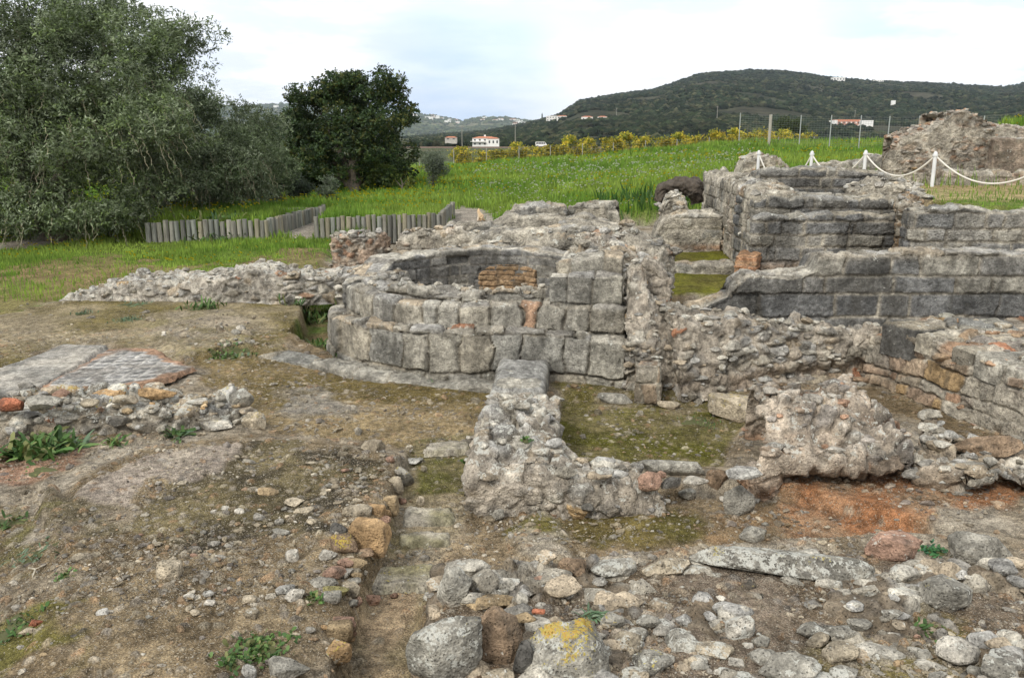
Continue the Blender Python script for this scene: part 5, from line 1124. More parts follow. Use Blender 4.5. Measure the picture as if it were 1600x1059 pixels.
lobe_tree('evergreen_tree', 'dark evergreen behind and left of the carob, half hidden', (*P(455, 300, .5), .4),
  [bl(450, 210, 52, 2.2, 2, 1.8), bl(468, 250, 50, 2.4, 2, 1.8), bl(430, 265, 50, 1.6, 2, 1.6), bl(490, 280, 49, 2.2, 2, 1.1)], 42000, (.15, .07), CA[:3], 55, .25, clump=.3)
def bush(px, py, Y, wpx, hpx, n, leaf, cols, seed, name, label, cat='bush', group=None, r0=.06, **k):
    sc_ = Y / F; z = H(xat(px, Y, 1), Y); x_ = xat(px, Y, z); rx = wpx * sc_ / 2; hz = hpx * sc_
    r = np.random.default_rng(seed); bs = [(x_, Y, z + hz * .55, rx * .85, rx * .8, hz * .48)]
    for _ in range(4): bs.append((x_ + r.uniform(-.5, .5) * rx, Y + r.uniform(-.4, .4) * rx, z + hz * r.uniform(.35, .8), rx * r.uniform(.35, .55), rx * .5, hz * r.uniform(.2, .34)))
    t = thing(name, label, cat, (x_, Y, z), group); canopy('crown', bs, n, leaf, cols, seed, t, **k)
    mb = MB(); mb.tube([(x_, Y, z - .1), (x_ + .05, Y, z + hz * .35), (x_ - .05, Y + .05, z + hz * .7)], [r0, r0 * .7, r0 * .3], 7, (.1, .085, .065))
    mb.tube([(x_, Y, z + hz * .25), (x_ + rx * .4, Y, z + hz * .6)], [r0 * .6, r0 * .2], 6, (.1, .085, .065)); mb.tube([(x_, Y, z + hz * .2), (x_ - rx * .4, Y + .1, z + hz * .55)], [r0 * .6, r0 * .2], 6, (.1, .085, .065))
    mb.build('trunk', M_BARK, t, smooth=True); return t
bush(676, 275, 42, 46, 52, 9000, (.09, .03), [(.10, .12, .085), (.075, .095, .06)], 61, 'olive_sapling', 'slender grey olive sapling in front of the orchard', 'tree', clump=.2)
bush(512, 292, 37, 34, 38, 4000, (.08, .035), [(.12, .14, .10), (.09, .12, .07)], 62, 'olive_sapling', 'small pale olive bush at the foot of the carob', 'bush', clump=.16)
bush(468, 300, 38, 60, 46, 7000, (.09, .04), [(.04, .055, .035), (.06, .08, .05)], 63, 'shrub', 'dark shrub left of the small pale olive bush', clump=.2)
bush(410, 315, 36, 80, 60, 9000, (.09, .04), [(.04, .05, .035), (.055, .07, .045)], 64, 'shrub', 'dull dark shrub under the farther olive crown', clump=.2)
bush(270, 330, 32, 120, 50, 9000, (.09, .04), [(.03, .045, .025), (.05, .065, .04)], 67, 'shrub', 'low dark shrub in the shade between the two olive trees', clump=.2)
bush(600, 285, 43, 62, 40, 7000, (.09, .05), [(.05, .085, .02), (.09, .12, .025)], 65, 'shrub', 'green shrub under the right side of the carob', clump=.2)
bush(628, 285, 42, 44, 28, 4000, (.08, .05), [(.17, .18, .03), (.09, .13, .03)], 66, 'flowering_shrub', 'low shrub with yellow blossom right of the carob', clump=.16)
# ---------------------------------------------------------------- citrus orchard, each tree its own
OR = [(.38, .32, .03), (.26, .25, .03), (.48, .37, .04), (.16, .18, .025)]
seq = [(722, 40, 30), (752, 36, 30), (784, 42, 26), (812, 36, 34), (840, 34, 26), (868, 38, 34), (898, 34, 26), (922, 34, 26), (958, 40, 30), (985, 40, 36), (1012, 40, 30), (1040, 38, 30), (1066, 34, 36), (1092, 36, 34), (1120, 38, 36), (1150, 36, 34), (1176, 36, 28), (1190, 40, 40), (1222, 36, 30), (1255, 40, 26)]
# a copyable kind: three crowns with trunks, then copies
sp_lab = ['yellow-green citrus tree at the left end of the orchard row', 'citrus tree second from the left in the orchard row', 'citrus tree third from the left in the orchard row']
protos = []
for i in range(3):
    t = bush(800, 240, 80, 40, 40, 6500, (.17, .09), OR, 70 + i, 'citrus_tree', 'x', 'tree', 'citrus trees of the orchard row', r0=.09, clump=.3); protos.append(t)
ordn = ['left end', 'second from the left', 'third from the left', 'fourth from the left', 'fifth from the left', 'sixth from the left', 'seventh from the left', 'eighth from the left', 'ninth from the left', 'tenth from the left', 'tenth from the right', 'ninth from the right', 'eighth from the right', 'seventh from the right', 'sixth from the right', 'fifth from the right', 'fourth from the right', 'third from the right', 'second from the right', 'right end']
for i, (px, wp, hp) in enumerate(seq):
    Yd = 76 + (i % 2) * 3 + (i * 7 % 5) * .6; src = protos[i % 3]
    z = H(xat(px, Yd, 1), Yd); xx = xat(px, Yd, z)
    if i < 3: t = src
    else:
        t = src.copy(); COL.objects.link(t)
        for ch in list(src.children): c_ = ch.copy(); COL.objects.link(c_); c_.parent = t
    ztop = zat(Yd, (234 if px < 800 else 226 if px < 880 else 212 if px < 1100 else 204) - (hp - 30) * .5); hgt = 40 * 80 / F
    s_ = max(.7, (ztop - z) / hgt); t.location = (xx, Yd, z); t.scale = (wp / 40 * 1.05, 1, s_); t.rotation_euler = (0, 0, i * 1.9)
    t['label'] = 'yellow-leaved citrus tree, %s of the orchard row' % ordn[i]
lobe_tree('round_tree', 'dark round-topped tree beyond the fence below the hill', (xat(1229, 120, 1), 120, -.5), [bl(1229, 196, 120, 2.2, 2, 1.4), (xat(1222, 120, 2), 120, zat(120, 203), 1.5, 1.5, 1.1)], 9000, (.28, .16), [(.04, .06, .018), (.06, .08, .022)], 58, .15, clump=.4)
# ---------------------------------------------------------------- hills
def mat_hill():
    m, nt, b = newmat('hill_scrub', 1, .05); N = NT(nt)
    pos = N.n('ShaderNodeNewGeometry').outputs['Position']; at = N.n('ShaderNodeAttribute', attribute_name='Col').outputs['Color']
    a = N.noise(pos, .012, 8, .65); c_ = N.noise(pos, .06, 6, .7)
    c = scalecol(N, at, N.math('MULTIPLY', N.ramp(a, .3, .7, .6, 1.5), N.ramp(c_, .3, .7, .6, 1.4)))
    N.L(c, b.inputs['Base Color']); N.L(N.bump(c_, .8, 4), b.inputs['Normal']); return m
M_HILL = mat_hill()
class Hill:
    def __init__(s, prof, Y0, Yr, Y1, z0, amp, seed, pw=1.0):
        s.p = np.array(prof, float); s.Y0, s.Yr, s.Y1, s.z0, s.amp, s.seed, s.pw = Y0, Yr, Y1, z0, amp, seed, pw
    def z(s, x, y):
        px = CX + F * x / (y * CT); py = np.interp(px, s.p[:, 0], s.p[:, 1])
        v = (CY - py) / F; zr = CZ + s.Yr * (-ST + v * CT) / (CT + v * ST)
        t = np.clip((y - s.Y0) / (s.Yr - s.Y0), 0, 1); tb = np.clip((y - s.Yr) / (s.Y1 - s.Yr), 0, 1)
        base = s.z0 + (zr - s.z0) * (t ** s.pw) * (1 - .6 * tb)
        sc = 3.2 / (s.Yr - s.Y0)
        k = n2(x, y, sc, 5, s.seed); rv = 1 - 2 * np.abs(n2(x, y, sc * 1.3, 4, s.seed + 9))
        return base + np.maximum(zr - s.z0, 5) * s.amp * np.clip(4 * t * (1 - t), 0, 1) * (.6 * k + .4 * rv) + np.maximum(zr - s.z0, 5) * .012 * n2(x, y, sc * 14, 3, s.seed + 4) * t
    def hit(s, px, py):
        a, b, c = ray(px, py); Yv = np.linspace(s.Y0 + 5, s.Yr * 1.02, 700); t = Yv / b
        hz = s.z(a * t, Yv); k = np.where(CZ + c * t <= hz)[0]; k = k[0] if len(k) else len(Yv) - 1
        return a * t[k], Yv[k], hz[k]
    def build(s, name, cA, cB, nx=420, ny=150, x0=-700, x1=2300):
        pxs = np.linspace(x0, x1, nx); yy = np.concatenate([np.linspace(s.Y0, s.Yr, ny), np.linspace(s.Yr, s.Y1, 20)[1:]])
        A, B = np.meshgrid(pxs, yy); X_ = (A - CX) / F * B * CT; x_, y_ = X_.ravel(), B.ravel(); z_ = s.z(x_, y_)
        t = np.clip(.5 + 1.2 * n2(x_, y_, 9 / (s.Yr - s.Y0), 5, s.seed + 20), 0, 1); c = mix(np.tile(cA, (len(x_), 1)), np.tile(cB, (len(x_), 1)), t)
        return tag(mesh(name, np.stack([x_, y_, z_], 1), grid_faces(len(yy), nx), M_HILL, col=c), kind='structure')
HR = Hill([(-700, 225), (560, 224), (640, 214), (760, 205), (820, 193), (870, 180), (905, 157), (970, 146), (1020, 140), (1080, 118), (1110, 113), (1160, 110), (1220, 112), (1280, 120), (1350, 126), (1480, 132), (1560, 136), (1600, 128), (1700, 110), (2300, 120)], 520, 2300, 3600, -2, .13, 3, 1.05)
HF = Hill([(-700, 150), (200, 150), (380, 168), (430, 162), (470, 164), (540, 178), (600, 182), (640, 177), (680, 181), (720, 190), (750, 184), (790, 184), (830, 190), (900, 200), (1000, 205), (2300, 205)], 3700, 6200, 8000, 5, .14, 8, .8)
HR.build('scrub_hill', (.022, .030, .015), (.048, .045, .030))
HF.build('far_hills', (.05, .07, .03), (.13, .125, .07), 300, 90)
# scrub and trees over the hills and valley (one mass, nobody could count it)
def scrub(hill, n, seed, name, smin, smax, pyr, pxr, cols, flat=None):
    r = np.random.default_rng(seed); V0, F0 = ico(1)
    Yv = np.exp(r.uniform(np.log(hill.Y0 + 10 if flat is None else flat[0]), np.log(hill.Yr if flat is None else flat[1]), n)); px = r.uniform(*pxr, n); x_ = (px - CX) / F * Yv * CT
    z_ = hill.z(x_, Yv) if flat is None else np.where(Yv > hill.Y0, hill.z(x_, Yv), base_h(x_, Yv))
    keep = n2(x_, Yv, .012, 4, seed) > -.45; x_, Yv, z_ = x_[keep], Yv[keep], z_[keep]; m = len(x_)
    s_ = smin + (smax - smin) * r.random(m) ** 2
    V = V0[None] * (1 + r.uniform(-.28, .28, (m, 12, 1))) * np.stack([s_ * r.uniform(.8, 1.5, m), s_, s_ * r.uniform(.6, .95, m)], 1)[:, None] + np.stack([x_, Yv, z_ + s_ * .3], 1)[:, None]
    Fc = (F0[None] + (np.arange(m) * 12)[:, None, None]).reshape(-1, 3)
    c = pick(cols, r.random(m)) * r.uniform(.7, 1.3, m)[:, None]
    return tag(mesh(name, V.reshape(-1, 3), Fc, M_HILL, col=np.repeat(c, 12, 0), smooth=False), kind='stuff')
SC = [(.015, .023, .011), (.022, .030, .014), (.012, .018, .009), (.045, .047, .025)]
scrub(HR, 80000, 5, 'hillside_scrub', 1.4, 4.2, None, (500, 1750), SC)
scrub(HF, 9000, 6, 'far_hillside_scrub', 5, 13, None, (330, 1000), [(.05, .065, .03), (.07, .08, .035)])
scrub(HR, 4200, 7, 'valley_trees', 1.2, 3.6, None, (330, 1900), SC, (475, 620))

# ---------------------------------------------------------------- buildings
M_WALLW = mat_plain('white_render', (.74, .73, .70), .8, .06, 2); M_ROOF = mat_plain('clay_roof', (.42, .17, .10), .9, .2, 3); M_GLASS = mat_plain('dark_window', (.05, .055, .06), .3, .1, 2)
M_PINKW = mat_plain('pink_render', (.50, .27, .20), .8, .08, 2); M_CONC = mat_plain('concrete', (.42, .40, .36), .9, .12, 1.5)
def house(x_, Y_, z_, w_, h_, d_, label, roof='hip', wall_m=None, nwin=(4, 2), group=None, rz=0., rh=.25, name='house', cat='house', parts=True):
    t = thing(name, label, cat, (x_, Y_, z_), group); R = lambda v: (x_ + v[0] * cos(rz) - v[1] * sin(rz), Y_ + v[0] * sin(rz) + v[1] * cos(rz), z_ + v[2])
    mb = MB(); mb.box(R((0, 0, h_ / 2 - 1)), (w_, d_, h_ + 2), rz); mb.build('wall', wall_m or M_WALLW, t)
    mb = MB()
    if roof == 'hip': mb.box(R((0, 0, h_ + h_ * rh / 2)), (w_ * 1.06, d_ * 1.08, h_ * rh), rz, taper=.45); mb.build('roof', M_ROOF, t)
    else: mb.box(R((0, 0, h_ + .25)), (w_ * 1.03, d_ * 1.03, .5), rz); mb.build('roof', M_WALLW if wall_m is None else M_ROOF, t)
    if parts:
        for j in range(nwin[1]):
            for i in range(nwin[0]):
                mb = MB(); ww, wh = w_ / nwin[0] * .38, h_ / nwin[1] * .42
                mb.box(R(((i + .5) / nwin[0] * w_ - w_ / 2, -d_ / 2 - .02, (j + .5) / nwin[1] * h_)), (ww, .08, wh), rz); mb.build('window', M_GLASS, t)
    return t
def gh(px, py, Y_): z_ = zat(Y_, py); return xat(px, Y_, z_), Y_, z_
hs = house(*gh(758, 228, 450), 13, 3.9, 9, 'white two-storey house with a red hipped roof and balconies behind the orchard', nwin=(5, 2), rh=.22)
mb = MB(); p = gh(752, 228, 450); mb.box((p[0] - 1.5, 444.8, p[2] + 2.1), (8, 1.3, .18)); mb.box((p[0] - 1.5, 444.2, p[2] + 2.7), (8, .08, .06)); mb.build('balcony', M_WALLW, hs)
mb = MB(); mb.box((p[0] + 2, 449, p[2] + 5.0), (1, 1, 1.2)); mb.build('chimney', M_WALLW, hs)
house(*gh(771, 227, 447), 6, 3.3, 7, 'lower white wing attached at the right of the red-roofed house', nwin=(3, 1), rh=.2)
house(*gh(705, 219, 480), 6.5, 1.3, 6, 'low house with an orange roof left of the two-storey one', nwin=(2, 1), rh=.5, wall_m=M_CONC)
def onhill(hill, px, py): return hill.hit(px, py)
for px, py, w_, h_, lab, kw in ((862, 190, 17, 8, 'large white villa on the lower slope left of the cypress hill', dict(nwin=(4, 2), roof='flat')),
    (879, 187, 15, 4, 'long low white house just right of the large villa', dict(nwin=(3, 1))),
    (917, 190, 12, 4.5, 'white house on the slope at the foot of the hill', dict(nwin=(3, 1))),
    (941, 189, 10, 4, 'small white house right of the slope-foot house', dict(nwin=(2, 1))),
    (1395, 167, 5.5, 8, 'white square tower on the hillside', dict(nwin=(1, 1), roof='flat', parts=False)),
    (1309, 127, 26, 7, 'white house just under the hill crest', dict(nwin=(4, 1), roof='flat')),
    (1372, 129, 22, 5, 'long pale house on the crest line at right', dict(nwin=(4, 1), roof='flat')),
    (805, 196, 14, 5, 'pale house at the left end of the dark slope', dict(nwin=(3, 1)))):
    x_, Y_, z_ = onhill(HR, px, py); k_ = Y_ / F
    house(x_, Y_, z_, w_, h_, w_ * .6, lab, **kw)
x_, Y_, z_ = onhill(HR, 1324, 199); k_ = Y_ / F
bb = thing('hotel', 'long pink and white two-storey building below the hill', 'building', (x_, Y_, z_))
L_ = 63 * k_; hh_ = 9.5 * k_
mb = MB(); mb.box((x_, Y_, z_ + hh_ / 2 - .5), (L_ * .78, 12, hh_)); mb.build('wall', M_PINKW, bb)
mb = MB(); mb.box((x_ + L_ * .36, Y_ - 2, z_ + hh_ * .5), (L_ * .30, 14, hh_ * 1.02)); mb.box((x_ - L_ * .37, Y_ - 2, z_ + hh_ * .52), (L_ * .07, 13, hh_ * 1.05)); mb.build('white_wing', M_WALLW, bb)
mb = MB(); mb.box((x_ - L_ * .05, Y_, z_ + hh_ + .1), (L_ * .70, 12.6, hh_ * .22), taper=.8); mb.build('roof', M_ROOF, bb)
for j in range(2):
    for i in range(11):
        mb = MB(); mb.box((x_ - L_ * .33 + i * L_ * .058, Y_ - 6.1, z_ + hh_ * (.22 + .44 * j)), (L_ * .026, .2, hh_ * .26)); mb.build('window', M_WALLW if (i + j) % 2 else M_GLASS, bb)
r = np.random.default_rng(77)
for i in range(46):
    px = r.choice([r.uniform(640, 716), r.uniform(745, 830), r.uniform(665, 715), r.uniform(410, 460)], p=[.35, .35, .22, .08]); top = np.interp(px, HF.p[:, 0], HF.p[:, 1])
    x_, Y_, z_ = onhill(HF, px, top + r.uniform(1.0, 6.5)); w_ = r.uniform(12, 34)
    house(x_, Y_, z_, w_, r.uniform(8, 13), 14, 'small white house in the village strung along the far ridge', roof='flat' if r.random() < .7 else 'hip', parts=False, group='white houses on the far ridge')
x_, Y_, z_ = onhill(HR, 847, 187)
ct = thing('cypress', 'thin dark cypress standing beside the large white villa', 'tree', (x_, Y_, z_)); V, Fc = ico(3); V = V * np.array([1.7, 1.7, 7.5]) * (1 + .2 * fbm(V * 4, 3, 4))[:, None]
mesh('crown', V + np.array([x_, Y_, z_ + 8]), Fc, M_HILL, ct, col=(.02, .032, .014)); mb = MB(); mb.tube([(x_, Y_, z_), (x_, Y_, z_ + 4)], .3, 6, (.1, .08, .06)); mb.build('trunk', M_BARK, ct)
for i, (px, py, hgt, lab) in enumerate(((1120, 190, 13, 'utility pole on the hill left of the middle'), (1335, 189, 12, 'utility pole just above the pink and white building'), (722, 226, 9, 'utility pole left of the red-roofed house'), (805, 218, 9, 'utility pole right of the red-roofed house'), (963, 184, 11, 'utility pole above the slope-foot houses'))):
    x_, Y_, z_ = onhill(HR, px, py) if i not in (2, 3) else gh(px, py, 420)
    t = thing('utility_pole', lab, 'pole', (x_, Y_, z_)); mb = MB(); mb.tube([(x_, Y_, z_ - 1), (x_, Y_, z_ + hgt)], [.20, .12] if Y_ < 600 else [.3, .2], 7, (.25, .24, .21)); mb.build('pole', M_PAINT, t)
    mb = MB(); mb.box((x_, Y_, z_ + hgt * .92), (2.6, .2, .2), col=(.3, .28, .25)); mb.build('crossarm', M_PAINT, t)
# ---------------------------------------------------------------- road behind the orchard with a van
RY = 380.; zt_ = zat(RY, 230.5)
mb = MB(); mb.box((xat(760, RY + 6, zt_), RY + 6, zt_ - .25), (330, 12, .5), col=(.08, .08, .08)); tag(mb.build('road', mat_plain('asphalt', (.07, .07, .07), .9, .1, 1), smooth=False), kind='structure')
vd = thing('road_parapet', 'long pale concrete parapet of the raised road behind the orchard', 'parapet', (xat(760, RY, zt_), RY, zt_ - 3))
mb = MB(); mb.box((xat(760, RY, zt_), RY, zt_ - 1.5), (330, .6, 1.6)); mb.build('concrete_face', M_CONC, vd)
mb = MB(); mb.box((xat(760, RY, zt_), RY - .1, zt_ - .15), (330, .9, 1.0)); mb.build('coping', mat_plain('rail_brown', (.20, .15, .12), .9, .15, 2), vd)
vx = xat(846, RY, zt_); vz = zt_ + .15
vn_ = thing('van', 'white minibus driving right on the raised road behind the orchard', 'van', (vx, RY + 3, vz))
def profile(pts, y0, y1):
    n_ = len(pts); V = [(p[0], y0, p[1]) for p in pts] + [(p[0], y1, p[1]) for p in pts]; return V, n_
bp = [(-2.6, .35), (2.45, .35), (2.6, .9), (2.35, 1.25), (1.75, 2.05), (1.3, 2.25), (-2.5, 2.25), (-2.62, 1.9)]
V, n_ = profile(bp, -.95, .95); mb = MB(); V = np.array(V) + np.array([vx, RY + 3, vz])
mb.add(V, [[i, (i + 1) % n_, (i + 1) % n_ + n_, i + n_] for i in range(n_)], (.8, .8, .8))
for o_ in (0, n_): mb.add(V[o_:o_ + n_], [[0, i, i + 1] for i in range(1, n_ - 1)], (.8, .8, .8))
mb.build('body', M_WALLW, vn_)
for a0, a1 in ((-2.3, -1.2), (-1.1, -.1), (0, .9), (1.0, 1.75)):
    mb = MB(); mb.box((vx + (a0 + a1) / 2, RY + 3 - .97, vz + 1.65), (a1 - a0, .04, .62)); mb.build('window', M_GLASS, vn_)
for wx in (-1.6, 1.65):
    w_ = thing if False else None
    for sy in (-.9, .9):
        mb = MB(); mb.tube([(vx + wx, RY + 3 + sy - .12, vz + .35), (vx + wx, RY + 3 + sy + .12, vz + .35)], .36, 14, (.03, .03, .03)); tr_ = mb.build('wheel', M_PAINT, vn_)
mb = MB(); mb.box((vx + 2.55, RY + 3 - .7, vz + .85), (.1, .3, .2), col=(.9, .9, .85)); mb.build('headlight', M_PAINT, vn_)

# ---------------------------------------------------------------- fences
def fence(name, label, pts, top_w, wires, post_r, col, vert=0):
    P0 = [np.array(p, float) for p in pts]; t = thing(name, label, 'fence', tuple(P0[0]))
    for p in P0:
        mb = MB(); h_ = p[3] if len(p) > 3 else top_w; mb.tube([(p[0], p[1], p[2] - .1), (p[0], p[1], p[2] + h_)], post_r, 7, col); mb.tube([(p[0], p[1], p[2] + h_), (p[0], p[1], p[2] + h_ + .03)], [post_r * 1.15, post_r * .5], 7, col)
        mb.build('post', M_PAINT, t)
    mb = MB()
    for a, b in zip(P0, P0[1:]):
        for f in np.linspace(.06, .97, wires): mb.tube([(a[0], a[1], a[2] + top_w * f), (b[0], b[1], b[2] + top_w * f)], .005, 3, (.16, .18, .17), cap=False)
        for f in np.linspace(0, 1, vert + 2)[1:-1]: q = a[:3] * (1 - f) + b[:3] * f; mb.tube([q, q + np.array([0, 0, top_w * .97])], .004, 3, (.16, .18, .17), cap=False)
    mb.build('wire_mesh', M_PAINT, t); return t
def fp(px, Y_, h_=None): x_ = xat(px, Y_, 2); return (x_, Y_, H(x_, Y_))
fence('orchard_fence', 'low wire fence with pale posts running in front of the citrus orchard', [fp(p_, y_) for p_, y_ in ((655, 66), (709, 67), (760, 68), (811, 68), (860, 69), (910, 69), (958, 70), (1008, 70), (1057, 71), (1107, 71), (1156, 72), (1215, 72), (1270, 72), (1330, 72))], 1.25, 7, .038, (.27, .26, .23), 6)
fence('mesh_fence', 'tall grey mesh fence with metal posts between the meadow and the right hill', [fp(p_, y_) for p_, y_ in ((1153, 60), (1201, 57), (1247, 56), (1294, 55), (1340, 54), (1384, 53), (1430, 52), (1477, 51), (1530, 50), (1590, 50), (1660, 50))], 2.0, 14, .035, (.30, .32, .32), 10)
mb = MB(); q = fp(1200, 56.9); mb.tube([(q[0], q[1], q[2] - .1), (q[0], q[1], q[2] + 2.0)], .10, 8, (.33, .31, .27)); tag(mb.build('fence_strainer_post', M_PAINT), 'single thick grey post where the two fences meet', 'post')
# ---------------------------------------------------------------- timber edging round two raised beds
def edging(label, lines, h_, seed, step=.150, zoff=0):
    r = np.random.default_rng(seed); first = G(*lines[0][0][:2]); t = thing('timber_edging', label, 'edging', tuple(first)); k = 0
    for ln in lines:
        W = [G(*q) if len(q) == 2 else np.array([*P(*q), q[2]]) for q in ln]
        for a, b in zip(W, W[1:]):
            L_ = np.linalg.norm((b - a)[:2]); n_ = int(L_ / step)
            for i in range(n_):
                if k >= 100: break
                p = a + (b - a) * (i + .5) / n_; zb = p[2] if len(ln[0]) == 3 else base_h(np.array([p[0]]), np.array([p[1]]))[0]
                c = pick([(.21, .205, .175), (.26, .25, .21), (.17, .17, .15), (.24, .22, .16), (.20, .21, .185)], np.array([r.random()]))[0] * r.uniform(.8, 1.15)
                mb = MB(); hh = h_ * r.uniform(.93, 1.07); R_ = step * r.uniform(.42, .5); tp = (r.uniform(-.025, .025), r.uniform(-.03, .03)); c = c * r.uniform(.75, 1.2)
                mb.tube([(p[0], p[1], zb - .2), (p[0] + tp[0], p[1] + tp[1], zb + hh)], [R_, R_ * .97], 10, c); mb.build('log', M_WOOD, t); k += 1
    return t
edging('weathered timber log edging round the left raised grass bed', [[(229, 378, .28), (415, 374, .28)], [(415, 374, .28), (508, 346, .28)]], .56, 1)
edging('low timber edging along the back of the left raised bed', [[(305, 336, .74), (432, 332, .74)], [(432, 332, .74), (505, 329, .74)]], .12, 2)
edging('weathered timber log edging round the right raised grass bed', [[(492, 374, .28), (689, 366, .28)], [(689, 366, .28), (708, 342, .28)]], .62, 3)
edging('low timber edging along the back of the right raised bed', [[(540, 328, .76), (700, 325, .76)]], .14, 4)
# ---------------------------------------------------------------- rope barrier
PW = [(1186, 28.5, 237), (1269, 27.0, 238), (1353, 25.5, 237), (1462, 23.7, 239), (1655, 21.6, 241)]
tops = []
lab_p = ['farthest white rope post, in front of the pointed rubble stub', 'white rope post, second from the left', 'white rope post, third from the left', 'nearest and tallest white rope post on the dry grass terrace', 'white rope post beyond the right edge']
for i, (px, Y_, py) in enumerate(PW):
    zt2 = zat(Y_, py); x_ = xat(px, Y_, zt2); zb = H(x_, Y_); tops.append((x_, Y_, zt2))
    t = thing('rope_post', lab_p[i], 'post', (x_, Y_, zb), 'white posts of the rope barrier')
    mb = MB(); mb.tube([(x_, Y_, min(zb, zt2 - 1) - .05), (x_, Y_, zt2 - .05)], .052, 14, (.62, .63, .63)); mb.build('pole', M_PAINT, t, smooth=True)
    mb = MB(); mb.tube([(x_, Y_, zt2 - .09), (x_, Y_, zt2 - .04)], .075, 14, (.62, .63, .63)); mb.tube([(x_, Y_, zt2 - .04), (x_, Y_, zt2 + .01), (x_, Y_, zt2 + .045)], [.055, .05, .015], 14, (.57, .58, .58)); mb.build('cap', M_PAINT, t, smooth=True)
for i in range(4):
    a, b = np.array(tops[i]), np.array(tops[i + 1]); sag = [1.0, .62, .60, .72][i]
    pts = [a * (1 - f) + b * f - np.array([0, 0, .07 + sag * 4 * f * (1 - f)]) for f in np.linspace(0, 1, 22)]
    mb = MB(); mb.tube(pts, .024, 7, (.62, .60, .54)); tag(mb.build('rope', M_PAINT, smooth=True), ['white rope sagging between the farthest and the second post', 'white rope sagging between the second and third posts', 'white rope sagging between the third and the nearest post', 'white rope sagging from the nearest post off the right edge'][i], 'rope', 'ropes of the barrier')
# ---------------------------------------------------------------- dark root stump among the weeds
t = thing('root_stump', 'dark weathered arched root stump in the weeds beside the mossy room', 'stump', (xat(1060, 24, .9), 24, .5))
na, nr = 90, 40; A_, R_ = np.meshgrid(np.linspace(-.25, pi + .25, na), np.linspace(0, 2 * pi, nr, endpoint=False), indexing='ij'); A_, R_ = A_.ravel(), R_.ravel()
cx_, cz_ = -.52 * np.cos(A_), .36 * np.sign(np.sin(A_)) * np.abs(np.sin(A_)) ** .6
q = np.stack([cx_ * 3, np.cos(R_) * .8, cz_ * 3 + np.sin(R_) * .8], 1); rr_ = .24 * (1 + .55 * fbm(q * 1.2, 3, 5) + .25 * fbm(q * np.array([2, 5, 5.]), 4, 6)) * (.75 + .45 * np.exp(-((A_ - 2.5) / .6) ** 2))
V = np.stack([cx_ - rr_ * np.sin(R_) * np.cos(A_) * .8, rr_ * np.cos(R_) * 1.3, cz_ + rr_ * np.sin(R_) * np.clip(np.sin(A_), .3, 1)], 1)
I_, K_ = np.meshgrid(np.arange(na - 1), np.arange(nr), indexing='ij'); Fq = np.stack([I_ * nr + K_, I_ * nr + (K_ + 1) % nr, (I_ + 1) * nr + (K_ + 1) % nr, (I_ + 1) * nr + K_], -1).reshape(-1, 4)
mesh('stump', V + np.array([xat(1058, 24, .9), 24, zat(24, 309)]), Fq, M_BARK, t, col=(.07, .058, .046))
